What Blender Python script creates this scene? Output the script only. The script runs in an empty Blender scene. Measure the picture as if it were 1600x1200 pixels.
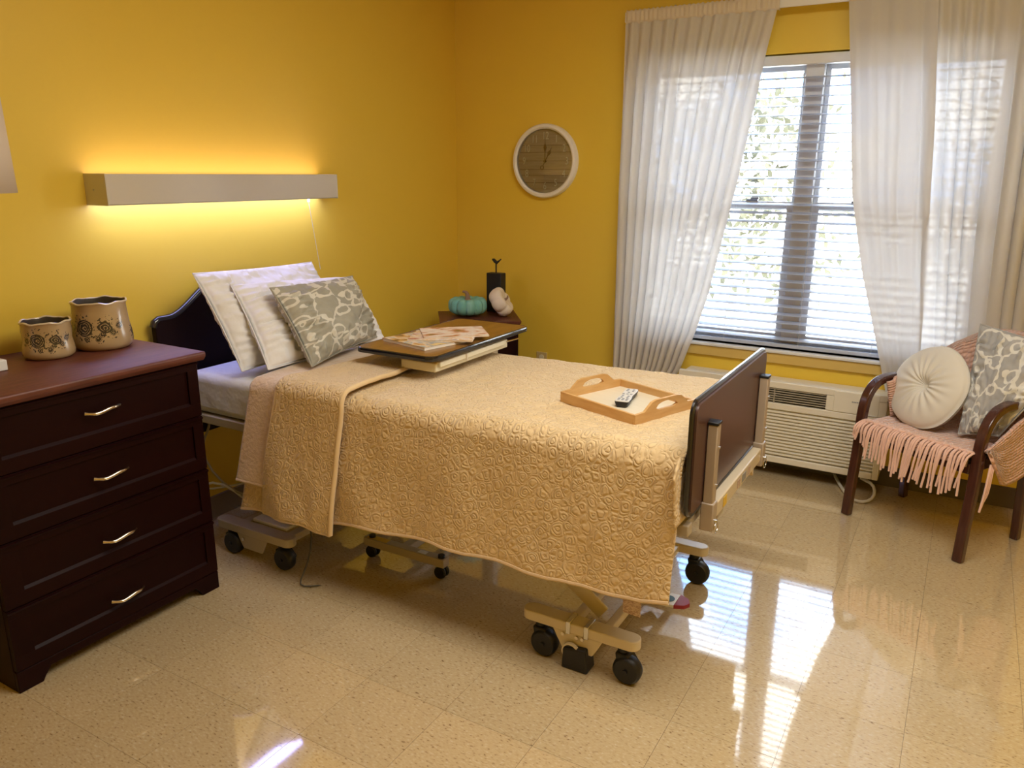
import bpy, math, random
from mathutils import Matrix, Vector, noise
random.seed(4)
S = bpy.context.scene
COL = S.collection
# ------------------------------------------------------------------ camera
cd = bpy.data.cameras.new('camera'); cam = bpy.data.objects.new('camera', cd); COL.objects.link(cam)
cd.sensor_fit = 'HORIZONTAL'; cd.sensor_width = 36.0; cd.lens = 36.0 * 1216 / 1600; cd.clip_start = 0.05; cd.clip_end = 200
R_ = Vector((0.86357684, 0.50419192, 0.00505518)); U_ = Vector((-0.13556248, 0.2225106, 0.9654594)); B_ = Vector((0.48565199, -0.83443367, 0.26050451))
mw = Matrix((R_, U_, B_)).transposed().to_4x4(); mw.translation = Vector((2.93422, -4.31583, 1.58)); cam.matrix_world = mw
S.camera = cam
# ------------------------------------------------------------------ view
S.view_settings.view_transform = 'Standard'; S.view_settings.look = 'None'; S.view_settings.gamma = 1.0
S.view_settings.use_curve_mapping = False; S.view_settings.exposure = 1.4
S.cycles.transparent_max_bounces = 24
S.cycles.max_bounces = 10; S.cycles.diffuse_bounces = 5; S.cycles.glossy_bounces = 4; S.cycles.transmission_bounces = 8
S.cycles.caustics_reflective = False; S.cycles.caustics_refractive = False
S.cycles.sample_clamp_indirect = 8.0

def ramp(nt, fac, stops):
    r = nt.nodes.new('ShaderNodeValToRGB'); e = r.color_ramp.elements
    while len(e) < len(stops): e.new(0.5)
    for i, (p, c) in enumerate(stops):
        e[i].position = p; e[i].color = (c[0], c[1], c[2], 1) if isinstance(c, (tuple, list)) else (c, c, c, 1)
    nt.links.new(fac, r.inputs[0]); return r.outputs[0]

# sky: pale blue with bright broken cloud
W = bpy.data.worlds.new('sky'); S.world = W; W.use_nodes = True; nt = W.node_tree; nt.nodes.clear()
tc = nt.nodes.new('ShaderNodeTexCoord'); nz = nt.nodes.new('ShaderNodeTexNoise'); nz.inputs['Scale'].default_value = 5.5; nz.inputs['Detail'].default_value = 4
nt.links.new(tc.outputs['Generated'], nz.inputs['Vector'])
skyc = ramp(nt, nz.outputs['Fac'], [(0.40, (0.24, 0.48, 0.95)), (0.52, (1.0, 0.98, 0.95))])
bg = nt.nodes.new('ShaderNodeBackground'); bg.inputs['Strength'].default_value = 5.6
nt.links.new(skyc, bg.inputs['Color']); wo = nt.nodes.new('ShaderNodeOutputWorld'); nt.links.new(bg.outputs[0], wo.inputs[0])

def light(name, kind, loc, rot, energy, color, size=None, size_y=None, portal=False):
    l = bpy.data.lights.new(name, kind); l.energy = energy; l.color = color
    if kind == 'AREA':
        l.size = size
        if size_y: l.shape = 'RECTANGLE'; l.size_y = size_y
        if portal: l.cycles.is_portal = True
    if kind == 'SUN': l.angle = 0.02
    o = bpy.data.objects.new(name, l); o.location = loc; o.rotation_euler = rot; COL.objects.link(o); return o
light('sun', 'SUN', (0, -8, 12), (math.radians(42), 0, math.radians(-20)), 12.0, (1, 0.96, 0.9))
light('window_portal', 'AREA', (2.13, 0.30, 1.42), (math.radians(-90), 0, 0), 1, (1, 1, 1), 1.95, 1.6, True)
# added soft fill under the ceiling for general room light, no fixture
light('room_fill_light', 'AREA', (2.75, -2.4, 2.72), (0, 0, 0), 22.5, (1.0, 0.955, 0.87), 1.8, 1.2)

# ------------------------------------------------------------------ materials
def mat(name, color, rough=0.5, metal=0.0, spec=0.5, coat=0.0, sheen=0.0, emit=None, es=0.0, coord='Object',
        vary=None, bump=None, extra=None):
    """vary=(scale, color2, lo, hi[, stretch]); bump=(scale, strength, dist)"""
    m = bpy.data.materials.new(name); m.use_nodes = True; nt = m.node_tree; b = nt.nodes['Principled BSDF']
    b.inputs['Base Color'].default_value = (*color, 1); b.inputs['Roughness'].default_value = rough; b.inputs['Metallic'].default_value = metal
    b.inputs['Specular IOR Level'].default_value = spec; b.inputs['Coat Weight'].default_value = coat; b.inputs['Coat Roughness'].default_value = 0.08
    b.inputs['Sheen Weight'].default_value = sheen
    if emit: b.inputs['Emission Color'].default_value = (*emit, 1); b.inputs['Emission Strength'].default_value = es
    tc = nt.nodes.new('ShaderNodeTexCoord'); vec = tc.outputs[coord]
    if vary:
        mp = nt.nodes.new('ShaderNodeMapping'); mp.inputs['Scale'].default_value = vary[4] if len(vary) > 4 else (1, 1, 1)
        nt.links.new(vec, mp.inputs[0]); n = nt.nodes.new('ShaderNodeTexNoise'); n.inputs['Scale'].default_value = vary[0]; n.inputs['Detail'].default_value = 5
        nt.links.new(mp.outputs[0], n.inputs['Vector'])
        nt.links.new(ramp(nt, n.outputs['Fac'], [(vary[2], color), (vary[3], vary[1])]), b.inputs['Base Color'])
    if bump:
        n2 = nt.nodes.new('ShaderNodeTexNoise'); n2.inputs['Scale'].default_value = bump[0]; n2.inputs['Detail'].default_value = 3
        nt.links.new(vec, n2.inputs['Vector']); bp = nt.nodes.new('ShaderNodeBump'); bp.inputs['Strength'].default_value = bump[1]; bp.inputs['Distance'].default_value = bump[2]
        nt.links.new(n2.outputs['Fac'], bp.inputs['Height']); nt.links.new(bp.outputs[0], b.inputs['Normal'])
    if extra: extra(nt, b, vec)
    return m
def nd(nt, t, **k):
    n = nt.nodes.new(t)
    for a, v in k.items():
        if a in n.inputs: n.inputs[a].default_value = v
        else: setattr(n, a, v)
    return n
def mth(nt, op, a, b=None, c=None):
    n = nt.nodes.new('ShaderNodeMath'); n.operation = op
    for i, v in enumerate((a, b, c)):
        if v is None: continue
        if isinstance(v, (int, float)): n.inputs[i].default_value = v
        else: nt.links.new(v, n.inputs[i])
    return n.outputs[0]
def warp(nt, vec, scale, amt):
    n = nd(nt, 'ShaderNodeTexNoise'); n.inputs['Scale'].default_value = scale; nt.links.new(vec, n.inputs['Vector'])
    s = nd(nt, 'ShaderNodeVectorMath', operation='SUBTRACT'); nt.links.new(n.outputs['Color'], s.inputs[0]); s.inputs[1].default_value = (.5, .5, .5)
    m = nd(nt, 'ShaderNodeVectorMath', operation='SCALE'); nt.links.new(s.outputs[0], m.inputs[0]); m.inputs['Scale'].default_value = amt
    a = nd(nt, 'ShaderNodeVectorMath', operation='ADD'); nt.links.new(vec, a.inputs[0]); nt.links.new(m.outputs[0], a.inputs[1]); return a.outputs[0]
def vor(nt, vec, scale, feature='F1', rnd=1.0):
    v = nd(nt, 'ShaderNodeTexVoronoi', feature=feature); v.inputs['Scale'].default_value = scale; v.inputs['Randomness'].default_value = rnd
    nt.links.new(vec, v.inputs['Vector']); return v
def bump_to(nt, b, h, strength, dist):
    bp = nd(nt, 'ShaderNodeBump'); bp.inputs['Strength'].default_value = strength; bp.inputs['Distance'].default_value = dist
    nt.links.new(h, bp.inputs['Height']); nt.links.new(bp.outputs[0], b.inputs['Normal'])

WALLC = (0.80, 0.565, 0.065)
M_wall = mat('mustard_wall_paint', WALLC, 0.42, spec=0.35, bump=(260, 0.12, 0.002), coord='Object')
M_ceil = mat('ceiling_white', (0.78, 0.76, 0.70), 0.8)
M_trimy = mat('mustard_trim_paint', (0.66, 0.47, 0.14), 0.3)
M_base = mat('vinyl_baseboard', (0.10, 0.075, 0.062), 0.35)
M_base2 = mat('vinyl_baseboard_tan', (0.22, 0.17, 0.12), 0.35)
M_white = mat('white_frame_vinyl', (0.72, 0.73, 0.74), 0.35)
M_grout = mat('tile_joint', (0.10, 0.07, 0.04), 0.6)
def tile_extra(nt, b, vec):
    oi = nd(nt, 'ShaderNodeObjectInfo')
    add = nd(nt, 'ShaderNodeVectorMath', operation='ADD'); nt.links.new(vec, add.inputs[0])
    cmb = nd(nt, 'ShaderNodeCombineXYZ'); r = mth(nt, 'MULTIPLY', oi.outputs['Random'], 37.0); nt.links.new(r, cmb.inputs[0]); nt.links.new(r, cmb.inputs[1])
    nt.links.new(cmb.outputs[0], add.inputs[1])
    mp = nd(nt, 'ShaderNodeMapping'); mp.inputs['Scale'].default_value = (1, 2.2, 1); mp.inputs['Rotation'].default_value = (0, 0, .5); nt.links.new(add.outputs[0], mp.inputs[0])
    w = warp(nt, mp.outputs[0], 30, 0.02)
    n = nd(nt, 'ShaderNodeTexNoise'); n.inputs['Scale'].default_value = 75; n.inputs['Detail'].default_value = 3; nt.links.new(w, n.inputs['Vector'])
    c = ramp(nt, n.outputs['Fac'], [(0.29, (0.26, 0.17, 0.085)), (0.38, (0.58, 0.44, 0.25)), (0.60, (0.63, 0.50, 0.30)), (0.72, (0.70, 0.61, 0.43))])
    mx = nd(nt, 'ShaderNodeMix', data_type='RGBA', blend_type='MULTIPLY'); mx.inputs[0].default_value = 1
    nt.links.new(c, mx.inputs[6]); nt.links.new(ramp(nt, oi.outputs['Random'], [(0, .93), (1, 1.0)]), mx.inputs[7])
    nt.links.new(mx.outputs[2], b.inputs['Base Color'])
    n2 = nd(nt, 'ShaderNodeTexNoise'); n2.inputs['Scale'].default_value = 9; nt.links.new(add.outputs[0], n2.inputs['Vector'])
    bump_to(nt, b, n2.outputs['Fac'], 0.06, 0.003)
    n3 = nd(nt, 'ShaderNodeTexNoise'); n3.inputs['Scale'].default_value = 14; nt.links.new(add.outputs[0], n3.inputs['Vector'])
    nt.links.new(ramp(nt, n3.outputs['Fac'], [(0.3, 0.05), (0.7, 0.10)]), b.inputs['Roughness'])
M_tile = mat('waxed_vinyl_tile', (0.6, 0.45, 0.25), 0.1, spec=0.6, coat=1.0, extra=tile_extra); M_tile.node_tree.nodes['Principled BSDF'].inputs['Coat IOR'].default_value = 1.8; M_tile.node_tree.nodes['Principled BSDF'].inputs['Coat Roughness'].default_value = 0.04

def wood(name, dark, light_, rough=0.28, scale=14, stretch=(1, 12, 1), coat=0.25, coord='Object'):
    return mat(name, dark, rough, coat=coat, vary=(scale, light_, 0.3, 0.7, stretch), coord=coord)
M_cherry = wood('dark_cherry_wood', (0.010, 0.0012, 0.0014), (0.014, 0.0018, 0.0020), 0.42, 9, (1, .15, 1), 0); M_cherry.node_tree.nodes['Principled BSDF'].inputs['Specular IOR Level'].default_value = 0.12
M_cherrytop_lit = wood('lit_cherry_top_wood', (0.085, 0.022, 0.013), (0.15, 0.042, 0.024), 0.46, 16, (8, .5, 1), 0)  # same cherry, redder and lighter: lit look of the tops painted in
M_chairw = wood('walnut_stained_bentwood', (0.045, 0.012, 0.008), (0.075, 0.022, 0.014), 0.25, 22, (4, 4, .4), .35)
M_head = mat('espresso_bed_panel', (0.012, 0.004, 0.004), 0.55, spec=.12)
M_post = mat('taupe_grey_steel_post', (0.42, 0.34, 0.26), 0.38)
M_foot = mat('brown_laminate_panel', (0.085, 0.040, 0.030), 0.32)
M_edge = mat('glossy_black_edge_band', (0.010, 0.010, 0.014), 0.16, coat=.5)
M_frame = mat('beige_painted_steel', (0.66, 0.57, 0.42), 0.35)
M_framed = mat('taupe_painted_steel', (0.46, 0.40, 0.31), 0.4)
M_chrome = mat('satin_nickel', (0.72, 0.64, 0.52), 0.2, 1.0)
M_steel = mat('bright_steel', (0.7, 0.7, 0.7), 0.25, 1.0)
M_black = mat('black_rubber', (0.008, 0.008, 0.010), 0.45)
M_blackm = mat('black_metal', (0.006, 0.006, 0.008), 0.5)
M_whitep = mat('white_plastic', (0.82, 0.82, 0.80), 0.3)
M_sheet = mat('white_cotton_sheet', (0.74, 0.75, 0.80), 0.85, sheen=.2, bump=(9, 0.5, 0.03))
M_pillow = mat('white_pillow_cotton', (0.82, 0.82, 0.83), 0.85, sheen=.2, bump=(11, 0.45, 0.02))
M_velvet = mat('ivory_velvet', (0.70, 0.67, 0.60), 0.7, sheen=.4)
M_fleece = mat('beige_fleece', (0.66, 0.47, 0.31), 0.95, sheen=.8, bump=(60, 0.5, 0.01), vary=(7, (0.74, 0.56, 0.40), .35, .65))
def quilt_extra(nt, b, vec):
    w = warp(nt, vec, 24, 0.024)
    v = vor(nt, w, 30)
    rings = mth(nt, 'SINE', mth(nt, 'MULTIPLY', v.outputs['Distance'], 11.0))
    h1 = mth(nt, 'POWER', mth(nt, 'ABSOLUTE', rings), 0.6)
    e = vor(nt, w, 30, 'DISTANCE_TO_EDGE'); h2 = mth(nt, 'SMOOTH_MIN', mth(nt, 'MULTIPLY', e.outputs['Distance'], 6.0), 1.0, 0.3)
    h = mth(nt, 'MULTIPLY', h1, h2)
    n = nd(nt, 'ShaderNodeTexNoise'); n.inputs['Scale'].default_value = 40; mp = nd(nt, 'ShaderNodeMapping'); mp.inputs['Scale'].default_value = (2.0, .6, 1)
    nt.links.new(vec, mp.inputs[0]); nt.links.new(mp.outputs[0], n.inputs['Vector'])
    hh = mth(nt, 'ADD', h, mth(nt, 'MULTIPLY', n.outputs['Fac'], 0.5))
    bump_to(nt, b, hh, 0.75, 0.0048)
M_quilt = mat('tan_stitched_quilt', (0.73, 0.54, 0.29), 0.8, sheen=.3, coord='UV', extra=quilt_extra)
M_qhem = mat('quilt_binding', (0.68, 0.50, 0.30), 0.75, sheen=.3, bump=(80, .4, .004))
M_overb = wood('walnut_laminate', (0.19, 0.085, 0.015), (0.29, 0.14, 0.03), 0.3, 7, (9, .7, 1), .1)
M_cream = mat('cream_plastic', (0.74, 0.68, 0.50), 0.4)
M_trayw = wood('light_pine', (0.60, 0.33, 0.11), (0.68, 0.42, 0.17), 0.42, 12, (1, 1, 6), .1)
M_trayb = mat('pale_ply_tray_base', (0.70, 0.62, 0.46), 0.4, vary=(5, (0.74, 0.66, 0.50), .3, .7, (1, 8, 1)))
M_ptac = mat('beige_plastic_case', (0.76, 0.72, 0.61), 0.4)
M_ptacd = mat('painted_recess_shade', (0.05, 0.04, 0.03), 0.6)  # dark colour stands for shade behind the grille and under the case
M_ptacg = mat('grey_beige_grille', (0.36, 0.32, 0.25), 0.45)
M_teal = mat('teal_chalk_paint', (0.17, 0.45, 0.38), 0.7, vary=(30, (0.28, 0.56, 0.47), .4, .75, (1, 1, .25)), bump=(60, .25, .003))
M_pumpw = mat('off_white_pumpkin_skin', (0.78, 0.69, 0.58), 0.6, bump=(30, .35, .004))
M_stem = mat('dry_brown_stem', (0.27, 0.17, 0.11), 0.8, bump=(60, .6, .003))
def vase_extra_(K):
  def vase_extra(nt, b, vec0):
    sc = nd(nt, 'ShaderNodeVectorMath', operation='SCALE'); nt.links.new(vec0, sc.inputs[0]); sc.inputs['Scale'].default_value = 1 / K; vec = sc.outputs[0]
    w = warp(nt, vec, 34, 0.022); f = None; R = .098
    n2 = nd(nt, 'ShaderNodeTexNoise'); n2.inputs['Scale'].default_value = 110; nt.links.new(vec, n2.inputs['Vector'])
    speck = mth(nt, 'GREATER_THAN', n2.outputs['Fac'], 0.60)
    for deg, z, r_, k in ((-66, .088, .031, 5), (-24, .086, .025, 4), (-96, .085, .014, 3), (-12, .070, .013, 3), (-40, .050, .012, 3), (-62, .045, .010, 2), (6, .09, .012, 3), (-30, .062, .012, 3), (100, .08, .026, 5), (180, .08, .024, 5), (50, .06, .02, 4)):
        an = math.radians(deg); d = nd(nt, 'ShaderNodeVectorMath', operation='DISTANCE'); nt.links.new(w, d.inputs[0]); d.inputs[1].default_value = (R * math.cos(an), R * math.sin(an), z)
        dd = d.outputs['Value']; rose = mth(nt, 'MULTIPLY', mth(nt, 'LESS_THAN', dd, r_), mth(nt, 'GREATER_THAN', mth(nt, 'SINE', mth(nt, 'MULTIPLY', dd, 6.28 * k / r_ * .7)), -0.75))
        leaf = mth(nt, 'MULTIPLY', speck, mth(nt, 'LESS_THAN', dd, r_ * 1.8)); m = mth(nt, 'MAXIMUM', rose, leaf)
        f = m if f is None else mth(nt, 'MAXIMUM', f, m)
    n3 = nd(nt, 'ShaderNodeTexNoise'); n3.inputs['Scale'].default_value = 8; nt.links.new(vec, n3.inputs['Vector'])
    base = ramp(nt, n3.outputs['Fac'], [(0.3, (0.36, 0.235, 0.11)), (0.7, (0.52, 0.38, 0.21))])
    mx = nd(nt, 'ShaderNodeMix', data_type='RGBA'); nt.links.new(mth(nt, 'MULTIPLY', f, .95), mx.inputs[0]); nt.links.new(base, mx.inputs[6]); mx.inputs[7].default_value = (0.010, 0.011, 0.016, 1)
    nt.links.new(mx.outputs[2], b.inputs['Base Color'])
  return vase_extra
M_vase = mat('glazed_floral_stoneware', (0.55, 0.42, 0.26), 0.22, coat=.4, extra=vase_extra_(1.0)); M_vase2 = mat('glazed_floral_stoneware_small', (0.55, 0.42, 0.26), 0.22, coat=.4, extra=vase_extra_(.80))
M_vin = mat('dark_vase_inside', (0.05, 0.035, 0.02), 0.5)
def scroll_extra(c_bg, c_bg2, c_line):
    def f(nt, b, vec):
        w = warp(nt, vec, 7, 0.05)
        v = vor(nt, w, 10.5, rnd=.75); d = v.outputs['Distance']
        ring = mth(nt, 'LESS_THAN', mth(nt, 'ABSOLUTE', mth(nt, 'SUBTRACT', d, 0.40)), 0.048)
        e = vor(nt, w, 8.5, 'DISTANCE_TO_EDGE', rnd=.75)
        w2 = warp(nt, vec, 13, 0.07); e2 = vor(nt, w2, 7.5, 'DISTANCE_TO_EDGE', rnd=1)
        vine = mth(nt, 'LESS_THAN', e2.outputs['Distance'], 0.040)
        small = mth(nt, 'LESS_THAN', mth(nt, 'ABSOLUTE', mth(nt, 'SUBTRACT', d, 0.10)), 0.030)
        m = mth(nt, 'MAXIMUM', mth(nt, 'MAXIMUM', ring, vine), small)
        n = nd(nt, 'ShaderNodeTexNoise'); n.inputs['Scale'].default_value = 5; nt.links.new(vec, n.inputs['Vector'])
        bgc = ramp(nt, n.outputs['Fac'], [(0.3, c_bg), (0.7, c_bg2)])
        mx = nd(nt, 'ShaderNodeMix', data_type='RGBA'); nt.links.new(m, mx.inputs[0]); nt.links.new(bgc, mx.inputs[6]); mx.inputs[7].default_value = (*c_line, 1)
        nt.links.new(mx.outputs[2], b.inputs['Base Color'])
        n2 = nd(nt, 'ShaderNodeTexNoise'); n2.inputs['Scale'].default_value = 14; nt.links.new(vec, n2.inputs['Vector'])
        bump_to(nt, b, mth(nt, 'ADD', mth(nt, 'MULTIPLY', m, .25), n2.outputs['Fac']), 0.6, 0.008)
    return f
M_scroll = mat('grey_scroll_linen', (0.4, 0.4, 0.36), 0.85, coord='UV', extra=scroll_extra((0.33, 0.32, 0.26), (0.40, 0.38, 0.31), (0.66, 0.63, 0.54)))
M_scroll2 = mat('cool_grey_scroll_linen', (0.4, 0.4, 0.4), 0.85, coord='UV', extra=scroll_extra((0.36, 0.36, 0.36), (0.44, 0.43, 0.42), (0.70, 0.69, 0.64)))
def knit_extra(nt, b, vec):
    mp = nd(nt, 'ShaderNodeMapping'); mp.inputs['Scale'].default_value = (1, 1.5, 1); nt.links.new(vec, mp.inputs[0])
    v = vor(nt, mp.outputs[0], 42, rnd=.3)
    h = mth(nt, 'SUBTRACT', 1.0, v.outputs['Distance'])
    bump_to(nt, b, h, 1.0, 0.018)
    nt.links.new(ramp(nt, v.outputs['Distance'], [(0.1, (0.80, 0.50, 0.39)), (0.8, (0.68, 0.38, 0.28))]), b.inputs['Base Color'])
M_knit = mat('blush_chunky_knit', (0.7, 0.4, 0.3), 0.95, sheen=.5, coord='UV', extra=knit_extra)
M_fringe = mat('blush_yarn', (0.80, 0.52, 0.42), 0.95, sheen=.5, bump=(120, .6, .004))
M_shade = mat('lampshade_linen', (0.62, 0.52, 0.40), 0.8)
def cover_extra(seed, cols):
    def f(nt, b, vec):
        mp = nd(nt, 'ShaderNodeMapping'); mp.inputs['Location'].default_value = (seed, seed * 2, 0); mp.inputs['Scale'].default_value = (1, 1.8, 1); nt.links.new(vec, mp.inputs[0])
        n = nd(nt, 'ShaderNodeTexNoise'); n.inputs['Scale'].default_value = 11; n.inputs['Detail'].default_value = 4; nt.links.new(mp.outputs[0], n.inputs['Vector'])
        nt.links.new(ramp(nt, n.outputs['Fac'], cols), b.inputs['Base Color'])
    return f
C1 = [(0.30, (0.10, 0.05, 0.03)), (0.42, (0.62, 0.35, 0.12)), (0.50, (0.74, 0.62, 0.46)), (0.58, (0.35, 0.40, 0.42)), (0.68, (0.82, 0.60, 0.25))]
C2 = [(0.30, (0.22, 0.16, 0.05)), (0.40, (0.55, 0.25, 0.12)), (0.48, (0.80, 0.62, 0.50)), (0.56, (0.84, 0.78, 0.70)), (0.70, (0.55, 0.30, 0.20))]
C3 = [(0.30, (0.35, 0.08, 0.05)), (0.45, (0.80, 0.70, 0.60)), (0.55, (0.72, 0.45, 0.20)), (0.60, (0.86, 0.82, 0.76)), (0.70, (0.30, 0.18, 0.12))]
M_cov = [mat('magazine_cover_print', (.6, .5, .3), 0.25, extra=cover_extra(i * 3.3, c)) for i, c in enumerate((C1, C2, C3))]
M_paper = mat('paper_page_edges', (0.80, 0.76, 0.68), 0.7)
M_em_up = mat('warm_tube_diffuser', (0.9, 0.8, 0.6), 0.5, emit=(1.0, 0.74, 1.1), es=1.25)
M_em_dn = mat('cool_tube_diffuser', (0.9, 0.9, 0.9), 0.5, emit=(0.80, 0.90, 2.2), es=2.2)
M_lamp = mat('almond_enamel_steel', (0.58, 0.54, 0.46), 0.10, coat=.6)
M_clockf = mat('pale_plank_clock_face', (0.52, 0.38, 0.22), 0.5, vary=(6, (0.62, 0.48, 0.30), .35, .65, (1, 1, 14)))
M_clockl = mat('plank_seam', (0.20, 0.12, 0.06), 0.6)
M_clockr = mat('white_clock_rim', (0.84, 0.82, 0.80), 0.35)
M_brass = mat('aged_brass_hand', (0.25, 0.15, 0.05), 0.4, .5)
M_num = mat('cream_numeral_paint', (0.90, 0.82, 0.66), 0.5)
M_outlet = mat('almond_outlet_plastic', (0.60, 0.45, 0.20), 0.4)
M_slat = mat('white_blind_slat', (0.46, 0.52, 0.66), 0.45)
M_red = mat('red_pedal_rubber', (0.30, 0.015, 0.03), 0.45)
M_tealp = mat('dark_teal_print', (0.02, 0.09, 0.11), 0.4)
M_label = mat('printed_paper_label', (0.62, 0.48, 0.40), 0.7, vary=(140, (0.35, 0.22, 0.18), .45, .6, (1, 1, 3)))
M_yellow = mat('yellow_warning_sticker', (0.75, 0.50, 0.05), 0.5)
M_grey = mat('grey_plastic', (0.30, 0.31, 0.33), 0.4)
M_cable_g = mat('grey_cable_rubber', (0.10, 0.095, 0.08), 0.5)
M_cable_w = mat('white_cable_rubber', (0.68, 0.66, 0.60), 0.45)
M_cable_t = mat('taupe_cable_rubber', (0.35, 0.31, 0.22), 0.45)
M_ground = mat('pale_concrete', (0.62, 0.61, 0.58), 0.9, vary=(1.5, (0.70, 0.69, 0.66), .3, .7))
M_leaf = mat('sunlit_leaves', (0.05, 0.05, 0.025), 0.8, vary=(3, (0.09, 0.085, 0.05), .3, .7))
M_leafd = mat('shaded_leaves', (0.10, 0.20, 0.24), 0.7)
M_bark = mat('grey_bark', (0.30, 0.26, 0.22), 0.9)
# glass and sheer
def simple(name, build):
    m = bpy.data.materials.new(name); m.use_nodes = True; nt = m.node_tree; nt.nodes.clear(); o = nd(nt, 'ShaderNodeOutputMaterial'); nt.links.new(build(nt), o.inputs[0]); return m
def _glass(nt):
    fr = nd(nt, 'ShaderNodeFresnel', IOR=1.45); tr = nd(nt, 'ShaderNodeBsdfTransparent', Color=(.96, .98, .97, 1)); gl = nd(nt, 'ShaderNodeBsdfGlossy', Roughness=0.02)
    mx = nd(nt, 'ShaderNodeMixShader'); nt.links.new(fr.outputs[0], mx.inputs[0]); nt.links.new(tr.outputs[0], mx.inputs[1]); nt.links.new(gl.outputs[0], mx.inputs[2]); return mx.outputs[0]
M_glass = simple('window_glass', _glass)
def sheer(name, open_, col=(.72, .70, .675), tl=.285):
    def f(nt):
        tr = nd(nt, 'ShaderNodeBsdfTransparent'); df = nd(nt, 'ShaderNodeBsdfDiffuse', Color=(*col, 1)); t = nd(nt, 'ShaderNodeBsdfTranslucent', Color=(*col, 1))
        m1 = nd(nt, 'ShaderNodeMixShader'); m1.inputs[0].default_value = tl; nt.links.new(df.outputs[0], m1.inputs[1]); nt.links.new(t.outputs[0], m1.inputs[2])
        lw = nd(nt, 'ShaderNodeLayerWeight'); lw.inputs['Blend'].default_value = 0.35
        fac = mth(nt, 'SUBTRACT', open_, mth(nt, 'MULTIPLY', lw.outputs['Facing'], open_ * .9))
        m2 = nd(nt, 'ShaderNodeMixShader'); nt.links.new(fac, m2.inputs[0]); nt.links.new(m1.outputs[0], m2.inputs[1]); nt.links.new(tr.outputs[0], m2.inputs[2]); return m2.outputs[0]
    return simple(name, f)
M_sheer = sheer('white_sheer_voile', 0.022)
M_sheer2 = sheer('white_sheer_double_voile', 0.008, (.66, .645, .63), .20)
M_header = mat('shaded_curtain_header', (0.70, 0.62, 0.50), 0.8, bump=(60, .3, .004))  # white header cloth, brownish shadow tone put into its base colour

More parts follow.
